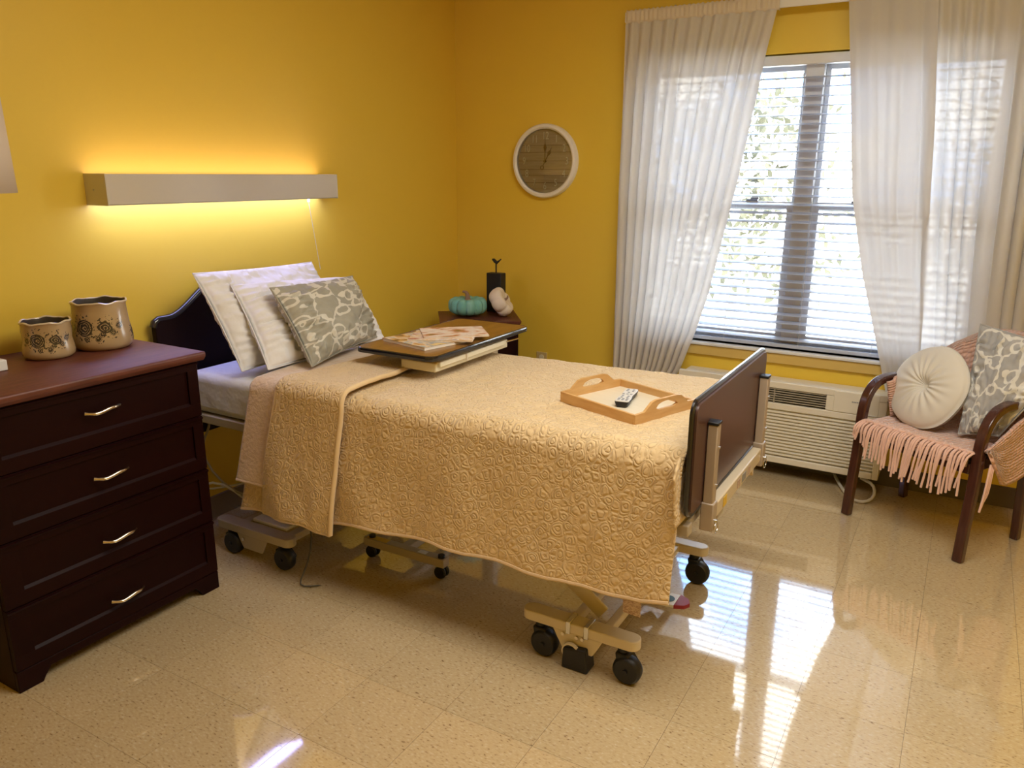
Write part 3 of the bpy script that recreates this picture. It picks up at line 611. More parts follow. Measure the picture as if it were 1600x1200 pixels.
# trestle bars with castors
def bar(xc, y, L, z0, z1, drop):
    z0 += zo; z1 += zo
    n = 8; w = .03; pl = []
    for k in range(n + 1): a = -math.pi / 2 + math.pi * k / n; pl.append((xc + L / 2 - w + w * math.cos(a), y + w * math.sin(a)))
    for k in range(n + 1): a = math.pi / 2 + math.pi * k / n; pl.append((xc - L / 2 + w + w * math.cos(a), y + w * math.sin(a)))
    b = MB().prism(pl, z0, z1, 2)
    if drop: b.prism([(xc - .09, z0), (xc - .075, z0 - .03), (xc - .055, z0 - .065), (xc + .055, z0 - .065), (xc + .075, z0 - .03), (xc + .09, z0)], y - .026, y - .018, 1)
    return b
def caster(x, y, ztop, dx=.02, dy=-.012, lab=None):
    c = MB(); c.cyl((x, y, ztop - .012), .020, .024, 2, 16)
    c.prism([(x - .022, ztop - .02), (x + .022, ztop - .02), (x + dx + .034, .055), (x + dx + .02, .030), (x + dx - .03, .040)], y - .026, y + .026, 1)
    o = obj('caster', c, M_black, bed, bevel=.006, label=lab)
    obj('wheel', MB().lathe([(0.008, -.022), (.04, -.022), (.046, -.016), (.048, -.006), (.048, .006), (.046, .016), (.04, .022), (.008, .022)], 28, (x + dx, y + dy, .048), 1), M_black, o)
    obj('axle', MB().cyl((x + dx, y + dy - .024, .048), .008, .006, 1, 12), M_black, o)
    return o
for (xc, L) in ((.495, .44), (1.99, .42)):
    zo = -.016 if xc < 1 else 0
    for s, y in enumerate((-2.262 if xc < 1 else -2.235, -1.50)):
        tb = obj('base_bar', bar(xc, y, L, .122, .158, s == 0), M_frame if xc > 1 else M_framed, bed, bevel=.006, seg=3)
        if s == 0 and xc > 1:
            for k in (-.035, .03): obj('bar_clamp', bx(xc + k - .004, xc + k + .012, y - .034, y + .03, .118, .164), M_steel, tb, bevel=.002)
            for k in (-.05, 0, .02): obj('bolt', MB().cyl((xc + k, y - .029, .112), .006, .006, 1, 12), M_chrome, tb)
        elif s == 0: obj('bolt', MB().cyl((xc - .05, y - .028, .085), .007, .006, 1, 12), M_steel, tb)
        for q in (-.145, .155): caster(xc + q, y, .122 + zo)
fj = obj('foot_jack', MB().prism([(1.95, .075), (2.03, .085), (2.04, .0), (1.945, .0)], -2.285, -2.22, 1), M_black, bed, bevel=.006)
obj('jack_collar', MB().lathe([(.026, -.006), (.031, -.006), (.031, .006), (.026, .006)], 24, (1.975, -2.275, .062), 1, close=True), M_frame, fj)
obj('jack_socket', MB().cyl((1.975, -2.272, .062), .027, .012, 1, 24), M_black, fj)
for x in (1.955, 2.075): obj('cross_tube', MB().tube([(x, -2.21, .135), (x, -1.53, .135)], 0, sec=rrect(.03, .03)), M_frame, bed)
for x in (.40, .66): obj('cross_tube', MB().box(x - .02, x + .02, -2.25, -1.53, .105, .135), M_framed, bed, bevel=.003)
for y, xo in ((-2.14, 0), (-1.60, 0)):
    obj('lift_arm', MB().tube([(2.03, y, .15), (1.50, y, .545)], 0, sec=rrect(.012, .055), up=(0, 0, 1)), M_frame, bed)
    obj('lift_arm', MB().tube([(.66, y + .03, .15), (1.22, y + .03, .545)], 0, sec=rrect(.012, .05)), M_framed, bed)
obj('motor_tray', MB().box(.43, .63, -2.22, -1.80, .136, .150), M_whitep, bed, bevel=.004, label='white tray under the head end')
obj('motor_tube', MB().tube([(.70, -1.95, .17), (1.35, -1.9, .50)], .025, 14), M_framed, bed)
pd = obj('brake_pedal', MB().prism([(2.10, -1.89), (2.19, -1.885), (2.19, -1.80), (2.10, -1.81)], .085, .097, 2), M_whitep, bed, bevel=.002, label='white brake pedal with a red tip')
obj('pedal_tip', MB().prism([(2.19, -1.885), (2.225, -1.87), (2.238, -1.845), (2.225, -1.815), (2.19, -1.80)], .083, .098, 2), M_red, pd, bevel=.002)
obj('pedal_print', MB().cyl((2.160, -1.848, .098), .022, .001, 2, 20), M_tealp, pd)
obj('pedal_arm', MB().box(1.98, 2.12, -1.86, -1.835, .07, .085), M_blackm, bed, bevel=.003)
obj('hanging_tag', MB().prism([(2.155, .335), (2.215, .330), (2.213, .272), (2.157, .275)], -2.292, -2.290, 1), M_label, bed, smooth=0, label='small printed paper tag hanging under the quilt')
# cables under the head end
def cable(pts, r, m, label, cat='cable'):
    o = obj('cable', MB().tube(pts, r, 8), m, sub=1); return tag(o, label, cat)
cable([(.20, -2.21, .545), (.20, -2.22, .50), (.13, -2.22, .42), (.16, -2.20, .30), (.26, -2.16, .20), (.40, -2.10, .175), (.55, -2.08, .172)], .006, M_cable_t, 'taupe cable drooping from the bed rail beside the dresser')
cable([(.30, -2.14, .172), (.22, -2.18, .26), (.14, -2.24, .26), (.085, -2.30, .18), (.09, -2.36, .08), (.12, -2.40, .01), (.2, -2.44, .008)], .0065, M_cable_w, 'white cable looping up between the dresser and the bed base')
cable([(.04, -2.25, .24), (.09, -2.22, .20), (.2, -2.15, .22), (.30, -2.05, .24), (.33, -1.98, .24)], .005, M_cable_w, 'straight white cable running along the wall under the bed head')
cable([(.30, -2.2, .17), (.45, -2.15, .173), (.55, -2.02, .173), (.66, -2.0, .173), (.62, -2.12, .173), (.52, -2.16, .173), (.60, -2.22, .173), (.70, -2.20, .175)], .004, M_cable_g, 'dark cable coiled on the white tray under the bed')
cable([(.70, -2.16, .17), (.76, -2.2, .15), (.80, -2.27, .06), (.80, -2.33, .007), (.84, -2.36, .006), (.9, -2.3, .006)], .004, M_cable_g, 'thin dark cable trailing to the floor by the bed castor')

# mattress with sheet
mt = thing('mattress', 'white sheeted mattress on the bed, bare at its head corner', 'mattress', (1.2, CY, .585))
b = MB(); b.box(.11, 2.30, -2.238, -1.382, .587, .762)
mo = obj('fitted_sheet', b, M_sheet, mt, bevel=.035, seg=5)

# ---- cloth layers over the bed.  s in 0..1 : near hem -> up -> across -> down the far side
def layer(xa, xb, zb, off, nx=120, ny=150, xa_top=None, xb_top=None, seed=0, wave=.012, far=.40, puff=0.0, ymax=None):
    yn, yf, zt, r = -2.262 - off, -1.345 + off, .775 + off, .05
    b = MB()
    def fn(u, v):
        # arc positions
        zbu = zb(u); L1 = zt - r - zbu; La = r * math.pi / 2; L2 = (yf - yn) - 2 * r; L3 = zt - r - far; tot = L1 + La + L2 + La + L3
        if ymax is not None: tot = L1 + La + (ymax - yn - r)
        s = v * tot
        top = 1.0
        if s < L1: y = yn; z = zbu + s; k = 1 - s / L1; top = 0
        elif s < L1 + La: a = (s - L1) / r; y = yn + r - r * math.cos(a); z = zt - r + r * math.sin(a); k = 0; top = (s - L1) / La
        elif s < L1 + La + L2: y = yn + r + (s - L1 - La); z = zt; k = 0
        elif s < L1 + 2 * La + L2: a = (s - L1 - La - L2) / r; y = yf - r + r * math.sin(a); z = zt - r + r * math.cos(a); k = 0
        else: y = yf; z = zt - r - (s - L1 - 2 * La - L2); k = 0
        A = xa_top if xa_top is not None else (lambda y_: xa); Bx = xb_top if xb_top is not None else (lambda y_: xb)
        if top > 0: x = A(y) * (1 - u) + Bx(y) * u
        else:
            x0 = A(yn) * (1 - k) + xa * k; x1 = Bx(yn) * (1 - k) + xb * k; x = x0 * (1 - u) + x1 * u
        if k > 0:
            y -= .045 * k + k * wave * (nz3(x * 5.5, k * .9, seed) * 1.5 + .35 * nz3(x * 15, k * 2, seed + 3))
            x += .012 * k * nz3(x * 4, z * 3, seed + 7)
        y -= .004 * nz3(x * 7, z * 7, seed)
        z += top * (puff * max(0, (x - .9) / 1.4) + .006 * nz3(x * 4.5, y * 4.5, seed + 5) + .0035 * nz3(x * 17, y * 17, seed + 2))
        fn.tot = tot; return (x, y, z)
    b.grid(fn, nx, ny, abs(xb - xa), 1.75)
    return b
def hemz(tab): return lambda x: interp([(-a, v) for a, v in tab], -x)
Z1 = [(.5, .250), (.61, .259), (.86, .285), (1.02, .309), (1.3, .333), (1.57, .338), (1.78, .338), (2.0, .336), (2.22, .346), (2.315, .365)]
h1 = hemz(Z1)
QX0, QX1 = .49, 2.312
qt = thing('quilt', 'tan quilt stitched all over with swirls, draped over the bed', 'quilt', (1.4, CY, .30))
zb_main = lambda u: h1(QX0 + (QX1 - QX0) * u) + .004 * math.sin(u * 40)
qm = layer(QX0, QX1, zb_main, .010, 200, 170, xa_top=lambda y: .60, xb_top=lambda y: 2.308, seed=2, puff=.028)
obj('quilt_cover', qm, M_quilt, qt, smooth=60, solid=.010)
def hem_tube(mb, nx, off=0):
    pts = [mb.v[i] + Vector((0, -.001, 0)) for i in range(0, nx + 1, 2)]; return MB().tube(pts, .0075, 8)
obj('hem_binding', hem_tube(qm, 200), M_qhem, qt)
b = MB()
def fd(u, v):
    y = -2.315 + .98 * u; zt = .80 + .004 * nz3(u * 9, 0, 1)
    e = 1 - min(1, (u) / .06); zt -= .05 * e * e
    return (2.310 - .012 * (1 - v) + .004 * nz3(u * 8, v * 3, 4), y, zt - v * (zt - .60))
b.grid(fd, 60, 16, .98, .2); obj('foot_drop', b, M_quilt, qt, smooth=60, solid=.006)
# fleece
fl = layer(.495, .80, lambda u: .383, .026, 40, 150, xa_top=lambda y: .565, xb_top=lambda y: .84, seed=11, wave=.008, far=.55)
fo = obj('fleece_blanket', fl, M_fleece, smooth=60, solid=.012); tag(fo, 'beige fleece blanket folded under the quilt edge near the pillows', 'blanket')
obj('hem_binding', hem_tube(fl, 40), M_fleece, fo)
# turned-back band of the quilt
h2 = hemz([(.60, .262), (.70, .274), (.85, .287), (.93, .270), (1.0, .268)])
fpn = layer(.625, 1.005, lambda u: h2(.615 + .38 * u), .046, 60, 170, xa_top=lambda y: .735 + .12 * (y + 2.27), xb_top=lambda y: 1.055 - .06 * (y + 2.3), seed=21, wave=.028, far=.45)
fo = obj('folded_back_band', fpn, M_quilt, qt, smooth=60, solid=.016, label='turned-back end of the quilt lying over its own top')
obj('hem_binding', hem_tube(fpn, 60), M_qhem, qt)
ed = [fpn.v[j * 61 + 60] for j in range(0, 171, 2)]; obj('fold_roll', MB().tube(ed, .010, 10), M_quilt, qt)
ed = [fpn.v[j * 61] for j in range(0, 171, 2)]; obj('fold_roll', MB().tube(ed, .009, 8), M_qhem, qt)

# ------------------------------------------------------------------ pillows
def pillow(c, thick, seed, n=64, pinch=.06, wr=.010, uvs=.45, ruffle=0):
    """c: TL, BL, BR, TR corner points"""
    TL, BL, BR, TR = [Vector(p) for p in c]; nrm = (BR - BL).cross(TL - BL).normalized(); ctr = (TL + BL + BR + TR) / 4
    b = MB()
    for side in (1, -1):
        def fn(u, v):
            p = BL * (1 - u) * (1 - v) + BR * u * (1 - v) + TL * (1 - u) * v + TR * u * v
            a, d = 2 * u - 1, 2 * v - 1
            p = p + (ctr - p) * pinch * ((1 - a * a) * d ** 4 + (1 - d * d) * a ** 4)
            e = max(0, (1 - a * a)) * max(0, (1 - d * d))
            h = thick / 2 * (e ** .42)
            h += wr * nz3(a * 3 + seed, d * 3, side) * e ** .3 * 1.6
            edge = max(abs(a), abs(d))
            h += wr * 1.5 * math.sin((a if abs(d) > abs(a) else d) * 40 + 3 * nz3(a * 4, d * 4, seed) + seed) * max(0, (edge - .45)) * (1 - edge) * 7 * (.6 + 1.3 * nz3(a * 4, d * 4, seed))
            h += wr * .8 * (nz3(a * 7 + d * 3, d * 5, seed + side) + .5 * nz3(a * 16 + d * 9, d * 11, seed + 4)) * e ** .25
            return p + nrm * h * side
        b.grid(fn, n, n, uvs, uvs)
    return b
def weld(o, d=.0004):
    m = o.modifiers.new('weld', 'WELD'); m.merge_threshold = d
    o.modifiers.move(len(o.modifiers) - 1, 0)
def piping(c, pinch, m, parent, r=.004):
    TL, BL, BR, TR = [Vector(p) for p in c]; ctr = (TL + BL + BR + TR) / 4; pts = []
    for (A, Bq) in ((BL, BR), (BR, TR), (TR, TL), (TL, BL)):
        for k in range(14):
            t = k / 14; p = A * (1 - t) + Bq * t; a = 2 * t - 1; p = p + (ctr - p) * pinch * (1 - a * a); pts.append(p)
    pts.append(pts[0]); return obj('piping', MB().tube(pts, r, 6), m, parent)
def rect_c(ctr, w, h, lean, yaw=0, roll=0):
    M = Matrix.Translation(ctr) @ Matrix.Rotation(yaw, 4, 'Z') @ Matrix.Rotation(-lean, 4, 'Y') @ Matrix.Rotation(roll, 4, 'X')
    return [M @ Vector(p) for p in ((0, -w / 2, h / 2), (0, -w / 2, -h / 2), (0, w / 2, -h / 2), (0, w / 2, h / 2))]
cA = [(.235, -2.245, 1.185), (.44, -2.215, .800), (.44, -1.55, .80), (.20, -1.545, 1.165)]
o = obj('bed_pillow', pillow(cA, .15, 2, wr=.012, pinch=.03), M_pillow, smooth=70); weld(o); tag(o, 'white bed pillow at the back, leaning on the dark headboard', 'pillow', 'white bed pillows')
piping(cA, .03, M_pillow, o, .003)
cB = [(.32, -2.135, 1.135), (.56, -2.185, .815), (.60, -1.50, .82), (.31, -1.385, 1.085)]
o = obj('bed_pillow', pillow(cB, .16, 7, wr=.013, pinch=.03), M_pillow, smooth=70); weld(o); tag(o, 'white bed pillow in the middle, right behind the grey patterned cushion', 'pillow', 'white bed pillows')
piping(cB, .03, M_pillow, o, .003)
cC = [(.485, -2.075, 1.125), (.70, -2.085, .825), (.60, -1.560, .845), (.455, -1.545, 1.115)]
o = obj('scatter_cushion', pillow(cC, .15, 4, wr=.014, pinch=.05), M_scroll, smooth=70); weld(o); tag(o, 'grey cushion with cream scroll pattern propped on the bed pillows', 'cushion')
piping(cC, .05, M_scroll, o)

# ------------------------------------------------------------------ overbed table
ob = thing('overbed_table', 'walnut-topped overbed table on wheels standing across the bed', 'table', (1.03, -1.6, 0))
pl = []
X_0, X_1, Y_0, Y_1, r = .825, 1.212, -1.962, -1.205, .035
for cx, cy, a0 in ((X_1 - r, Y_1 - r, 0), (X_0 + r, Y_1 - r, 90), (X_0 + r, Y_0 + r, 180), (X_1 - r, Y_0 + r, 270)):
    for k in range(7): a = math.radians(a0 + 15 * k); pl.append((cx + r * math.cos(a), cy + r * math.sin(a)))
obj('table_top', MB().prism(pl, .884, .9, 2), M_overb, ob)
ep = pl + pl[:1]
obj('edge_band', MB().tube([(x, y, .890) for x, y in ep], 0, sec=[(-.001, -.011), (.004, -.010), (.006, 0), (.004, .009), (-.001, .0112)], up=(0, 0, 1)), M_edge, ob)
obj('support_plate', bx(.87, 1.19, -1.90, -1.27, .868, .880), M_cream, ob, bevel=.003)
dw = obj('pull_out_tray', bx(1.02, 1.19, -1.915, -1.36, .826, .864), M_cream, ob, bevel=.005)
obj('tray_lip', bx(1.03, 1.204, -1.90, -1.40, .846, .868), M_cream, dw, bevel=.003)
obj('tray_clip', bx(1.203, 1.209, -1.72, -1.71, .84, .868), M_frame, dw, smooth=0)
obj('column', bx(.995, 1.065, -1.285, -1.235, .08, .87), M_frame, ob, bevel=.005)
obj('release_lever', MB().tube([(1.17, -1.42, .85), (1.19, -1.36, .853), (1.21, -1.30, .858)], .004, 8), M_chrome, ob)
obj('base_rail', bx(1.045, 1.085, -2.0, -1.19, .052, .084), M_framed, ob, bevel=.003)
for y in (-2.0, -1.19):
    q = obj('base_bar', bx(.87, 1.285, y - .02, y + .02, .052, .088), M_framed, ob, bevel=.003)
    if y < -1.5:
        obj('paper_label', bx(.885, .99, y - .015, y + .015, .088, .0886), M_yellow, q, smooth=0)
        obj('paper_label', bx(1.15, 1.19, y - .012, y + .012, .088, .0886), M_whitep, q, smooth=0)
    for x in (.905, 1.262):
        c = obj('caster', MB().cyl((x, y, .075), .014, .05, 2, 14), M_black, ob)
        for s in (-.012, .012): obj('wheel', MB().lathe([(.004, -.008), (.024, -.008), (.027, 0), (.024, .008), (.004, .008)], 20, (x, y + s, .027), 1), M_black, c)

# magazines
def magazine(cx, cy, z, ang, w, h, t, m, label):
    root = thing('magazine', label, 'magazine', (cx, cy, z), ang, 'magazines on the overbed table')
    obj('pages', bx(-w/2 + .001, w/2 - .0015, -h/2 + .0015, h/2 - .0015, .0006, t - .0006), M_paper, root, local=True, smooth=0)
    b = MB().box(-w/2, w/2, -h/2, h/2, t - .0006, t); b.box(-w/2, w/2, -h/2, h/2, 0, .0006); b.box(-w/2 - .0004, -w/2 + .0008, -h/2, h/2, 0, t)
    obj('cover', b, m, root, local=True, smooth=0)
magazine(1.010, -1.742, .9005, -.24, .275, .225, .013, M_cov[0], 'thickest magazine with orange and grey cover, bottom of the pile')
magazine(1.055, -1.665, .9138, .45, .27, .205, .005, M_cov[2], 'thin magazine with red and white cover in the middle of the pile')
magazine(1.062, -1.600, .9192, .73, .275, .205, .006, M_cov[1], 'magazine with peach and white cover on top of the pile')

# ------------------------------------------------------------------ serving tray and remote
ang = math.radians(-21.5); tz = .808
tr = thing('serving_tray', 'light wooden serving tray with cut-out handles on the quilt', 'tray', (1.98, -1.885, tz), ang)
TW, TH = .355, .300; w2, h2_ = TW / 2, TH / 2
obj('tray_base', bx(-w2 + .006, w2 - .006, -h2_ + .006, h2_ - .006, .004, .011), M_trayb, tr, local=True, smooth=0)
for y in (-h2_, h2_ - .010): obj('long_side', bx(-w2 + .010, w2 - .010, y, y + .010, 0, .037), M_trayw, tr, local=True, bevel=.0015)
def handle_side(x):
    out = [(-h2_, 0), (h2_, 0), (h2_, .037), (.105, .040), (.072, .066), (.05, .071), (-.05, .071), (-.072, .066), (-.105, .040), (-h2_, .037)]
    N = 32; inner = []
    for k in range(N):
        a = 2 * math.pi * k / N; c, s = math.cos(a), math.sin(a)
        y = .052 * math.copysign(abs(c) ** .7, c); z = .044 + .0125 * math.copysign(abs(s) ** .8, s) + .006 * (1 - (y / .052) ** 2); inner.append((y, z))
    # sample the outer outline at the same angles from the hole centre
    def outer_at(a):
        d = (math.cos(a), math.sin(a)); best = None
        for i in range(len(out)):
            p, q = out[i], out[(i + 1) % len(out)]; ex, ez = q[0] - p[0], q[1] - p[1]; den = d[0] * ez - d[1] * ex
            if abs(den) < 1e-9: continue
            t = ((p[0]) * ez - (p[1] - .044) * ex) / den; s = ((p[0]) * d[1] - (p[1] - .044) * d[0]) / den
            if t > 0 and -1e-6 <= s <= 1 + 1e-6 and (best is None or t < best): best = t
        return (best * d[0], .044 + best * d[1])
    angs = sorted(set([math.atan2(z - .044, y) % (2 * math.pi) for y, z in out] + [2 * math.pi * k / N for k in range(N)]))
    O = [outer_at(a) for a in angs]
    def inner_at(a):
        c, s = math.cos(a), math.sin(a); t = .004
        while t < .08:
            y, z = t * c, t * s
            if abs(y) >= .052: break
            lim = .0125 * (1 - (abs(y) / .052) ** 2.6) ** .5; zc = z - .005 * (1 - (y / .052) ** 2)
            if abs(zc) > lim: break
            t += .0005
        return (t * c, .044 + t * s)
    I = [inner_at(a) for a in angs]; n = len(angs); b = MB(); vs = []
    for xx in (x, x + .010):
        vs += [(xx, p[0], p[1]) for p in O] + [(xx, p[0], p[1]) for p in I]
    fs = []
    for k in range(n):
        j = (k + 1) % n
        fs += [(k, n + k, n + j, j), (2 * n + k, 2 * n + j, 3 * n + j, 3 * n + k), (k, j, 2 * n + j, 2 * n + k), (n + k, 3 * n + k, 3 * n + j, n + j)]
    b.add(vs, fs); return b
for x in (-w2, w2 - .010): obj('handle_end', handle_side(x), M_trayw, tr, local=True, smooth=25)
rm = thing('remote_control', 'black remote control with pale grey keypad lying in the tray', 'remote control', (1.972, -1.868, tz + .0115), math.radians(9))
def remote_body(z0, z1, k0, k1):
    b = MB(); prof = [(-.085, .020), (-.080, .0255), (-.04, .0255), (.0, .021), (.04, .0235), (.075, .024), (.085, .021)]
    rows = []
    for y, w in prof: rows.append([(-w * k0, y, z0), (w * k0, y, z0), (w * k1, y, z1), (-w * k1, y, z1)])
    vs = [p for r_ in rows for p in r_]; fs = [(i * 4 + k, i * 4 + (k + 1) % 4, (i + 1) * 4 + (k + 1) % 4, (i + 1) * 4 + k) for i in range(len(prof) - 1) for k in range(4)]
    fs += [(3, 2, 1, 0), tuple((len(prof) - 1) * 4 + k for k in range(4))]; return b.add(vs, fs)
obj('body', remote_body(0, .020, .72, 1.0), M_black, rm, local=True, bevel=.003)
kp = obj('keypad', remote_body(.0195, .0225, .95, .93), mat('pale_grey_keypad', (.66, .64, .60), .4), rm, local=True, bevel=.001)
for yy, n in ((-.068, 3), (-.054, 3), (-.036, 2), (-.018, 2), (.008, 3), (.03, 1), (.05, 2), (.068, 2)):
    for k in range(n):
        x = (k - (n - 1) / 2) * (.0135 if n == 3 else .02)
        obj('button', MB().box(x - .0042, x + .0042, yy - .004, yy + .004, .0225, .0245), M_grey, kp, local=True, bevel=.001, seg=1)

# ------------------------------------------------------------------ dresser
DX, DY0, DY1 = .555, -3.275, -2.512
ds = thing('dresser', 'dark cherry dresser with four drawers at the left', 'dresser', (.29, -2.89, 0))
obj('dresser_top', MB().prism([(.02, .918), (DX + .012, .918), (DX + .016, .924), (DX + .024, .934), (DX + .024, .948), (DX + .018, .952), (.02, .952)], DY0 - .022, DY1 + .024, 1), M_cherrytop_lit, ds, bevel=.004)
b = MB().box(.025, DX - .02, DY0, DY0 + .02, .0, .918).box(.025, DX - .02, DY1 - .02, DY1, .0, .918).box(.025, .035, DY0 + .02, DY1 - .02, .08, .918).box(.035, DX - .02, DY0 + .02, DY1 - .02, .06, .08)
obj('carcass', b, M_cherry, ds, bevel=.002)
zs = [.915, .708, .499, .284, .072]
for i in range(4):
    zt, zb_ = zs[i], zs[i + 1] + .004
    y0, y1 = DY0 + .002, DY1 - .001
    b = MB(); iy0, iy1, iz0, iz1 = y0 + .062, y1 - .042, zb_ + .045, zt - .030
    b.box(DX - .02, DX, y0, y1, iz1, zt).box(DX - .02, DX, y0, y1, zb_, iz0).box(DX - .02, DX, y0, iy0, iz0, iz1).box(DX - .02, DX, iy1, y1, iz0, iz1)
    b.box(DX - .02, DX - .008, iy0, iy1, iz0, iz1)
    b.prism([(DX - .008, iz0), (DX, iz0), (DX, iz0 + .0006), (DX - .008, iz0 + .009)], iy0, iy1, 1)
    d = obj('drawer', b, M_cherry, ds, bevel=.0015, seg=2)
    obj('drawer_edge', MB().prism([(DX - .014, zt - .001), (DX + .005, zt - .010), (DX + .006, zt - .004), (DX - .010, zt + .002)], y0, y1, 1), M_cherry, d)
    hz = (.833, .610, .384, .160)[i]; pts = []
    for k in range(13):
        t = k / 12; yy = -2.95 + .118 * t; e = math.sin(math.pi * t)
        pts.append((DX + .006 + .020 * min(1, e * 1.7), yy, hz + .004 * math.sin(2 * math.pi * t) * -1))
    rr = [.0066 if k in (0, 12) else .0044 + .0022 * math.sin(math.pi * k / 12) for k in range(13)]
    hd = obj('handle', MB().tube(pts, rr, 10), M_chrome, d, label='curved satin nickel pull handle')
b = MB().prism([(DY0, .072), (DY0, 0), (DY0 + .075, 0), (DY0 + .085, .018), (DY0 + .105, .042), (DY1 - .105, .042), (DY1 - .085, .018), (DY1 - .075, 0), (DY1, 0), (DY1, .072)], DX - .02, DX - .002, 0)
obj('plinth', b, M_cherry, ds, bevel=.002)

# vases on the dresser
def vase(x, y, R, Rt, H, label, seed):
    t = thing('floral_pot', label, 'vase', (x, y, .9525), math.radians(seed), 'floral pots on the dresser')
    out = [(R * .80, 0), (R * .90, .004), (R * .985, H * .10), (R, H * .2), (R * .975, H * .35), (R * .92, H * .52), (Rt * .985, H * .75), (Rt * .965, H * .92), (Rt * 1.0, H)]
    inn = [(Rt * .94, H * 1.0), (Rt * .90, H * .9), (Rt * .92, H * .7), (R * .86, H * .4), (R * .88, H * .15), (R * .7, .012), (.0001, .012)]
    wave = lambda a, j: .0022 * math.sin(6 * a + .5 * math.sin(a)) + .0012 * math.sin(11 * a + 1)
    b = MB().lathe(out, 60, zfun=lambda a, j: wave(a, j) if j == 8 else 0, close=True); b.f.append([i * len(out) for i in range(60)][::-1])
    obj('pot_body', b, M_vase if R > .1 else M_vase2, t, local=True, smooth=60)
    obj('pot_inside', MB().lathe(inn, 60, zfun=lambda a, j: wave(a, 8) if j == 0 else 0, close=True), M_vin, t, local=True, smooth=60)
    rim = [(Rt * .975 * math.cos(a), Rt * .975 * math.sin(a), H + wave(a, 8) - .001) for a in [2 * math.pi * i / 60 for i in range(61)]]
    obj('pot_rim', MB().tube(rim, .0036, 8), mat('cream_glaze_rim', (.66, .55, .38), .2, coat=.4), t, local=True)
vase(.196, -2.632, .104, .094, .172, 'larger cream pot with dark flower print on the dresser', 0)
vase(.188, -2.828, .083, .080, .128, 'smaller cream pot with dark flower print on the dresser', 14)
# table lamp mostly outside the frame
lp = thing('table_lamp', 'unlit lamp with beige drum shade and white base at the left edge', 'lamp', (.20, -3.08, .9525))
obj('lamp_base', bx(.13, .27, -3.15, -3.012, .953, .988), M_whitep, lp, bevel=.003)
obj('lamp_stem', MB().lathe([(.012, .985), (.03, 1.02), (.045, 1.10), (.03, 1.25), (.01, 1.33), (.008, 1.62)], 24, (.20, -3.08, 0)), M_whitep, lp)
obj('lamp_shade', MB().lathe([(.195, 1.515), (.187, 1.80)], 48, (.20, -3.08, 0), close=True), M_shade, lp, solid=.003)

# ------------------------------------------------------------------ corner nightstand
nr = math.radians(37); NC = Vector((.416, -.398, 0))
ns = thing('nightstand', 'dark cherry nightstand set diagonally in the room corner', 'nightstand', NC, nr)
W2, D2 = .222, .18
b = MB(); pr = [(.714, -.006), (.72, .0), (.728, .008), (.736, .014), (.75, .016)]
lv = []
for z, e in pr: lv += [(-W2 - e, -D2 - e, z), (W2 + e, -D2 - e, z), (W2 + e, D2 + e, z), (-W2 - e, D2 + e, z)]
b.add(lv, [(i * 4 + k, i * 4 + (k + 1) % 4, (i + 1) * 4 + (k + 1) % 4, (i + 1) * 4 + k) for i in range(4) for k in range(4)] + [(3, 2, 1, 0), (16, 17, 18, 19)])
obj('nightstand_top', b, M_cherrytop_lit, ns, local=True, smooth=30, bevel=.002)
obj('carcass', bx(-W2, W2, -D2, D2, .05, .714), M_cherry, ns, local=True, bevel=.003)
for z0, z1 in ((.50, .70), (.28, .49), (.07, .27)):
    d = obj('drawer', bx(-W2 + .01, W2 - .01, -D2 - .012, -D2, z0, z1), M_cherry, ns, local=True, bevel=.004)
    p = []
    for k in range(9): t = k / 8; p.append((-.05 + .1 * t, -D2 - .016 - .018 * min(1, 1.6 * math.sin(math.pi * t)), (z0 + z1) / 2))
    obj('handle', MB().tube(p, .004, 8), M_chrome, d, local=True)
for sx in (-1, 1):
    for sy in (-1, 1): obj('foot', bx(sx * (W2 - .03) - .02, sx * (W2 - .03) + .02, sy * (D2 - .03) - .02, sy * (D2 - .03) + .02, 0, .05), M_cherry, ns, local=True, bevel=.004)

def pumpkin(name, label, c, R, H, lobes, m, tilt, stem_h, seed, smat):
    t = thing(name, label, 'pumpkin', c); t.rotation_euler = tilt
    n, k = lobes * 14, 22; b = MB(); prof = []
    for j in range(k + 1):
        a = -math.pi / 2 + math.pi * j / k
        r = math.cos(a) ** .75 if 0 < j < k else 0; zz = math.sin(a)
        prof.append((max(r, .0) * R, H / 2 * (zz * 1.0 - .42 * max(0, zz) ** 6 + .25 * max(0, -zz) ** 8) ))
    def rf(a, j):
        s = abs(math.sin(a * lobes / 2)); return .86 + .14 * s ** .55
    zf = lambda a, j: .10 * H * (abs(math.sin(a * lobes / 2)) ** .55) * (1 if prof[j][1] > 0 else -.4) * (prof[j][0] / R)
    b.lathe(prof, n, (0, 0, H / 2), rfun=rf, zfun=zf, close=True)
    obj('pumpkin_body', b, m, t, local=True, smooth=180)
    p = []; rs = []
    for i in range(10):
        s = i / 9; p.append((-.32 * stem_h * s ** 2.6 - (.35 * stem_h * max(0, s - .7)), 0, H * .80 + stem_h * (1.05 * s - .38 * s ** 3))); rs.append(stem_h * (.22 - .13 * s + (.08 if i == 0 else 0)))
    obj('stem', MB().tube(p, rs, 10), smat, t, local=True)
    return t
pumpkin('pumpkin', 'teal ribbed pumpkin with brown curled stem on the nightstand', (.352, -.415, .7505), .118, .118, 11, M_teal, (0, 0, math.radians(35)), .075, 1, M_stem)
pumpkin('pumpkin', 'off-white pumpkin tipped on its side on the nightstand', (.492, -.345, .808), .092, .105, 6, M_pumpw, (math.radians(8), math.radians(58), math.radians(28)), .035, 2, M_stem)
bd = thing('candle_holder', 'black block ornament topped by a small bird, behind the white pumpkin', 'ornament', (.424, -.205, .7505))
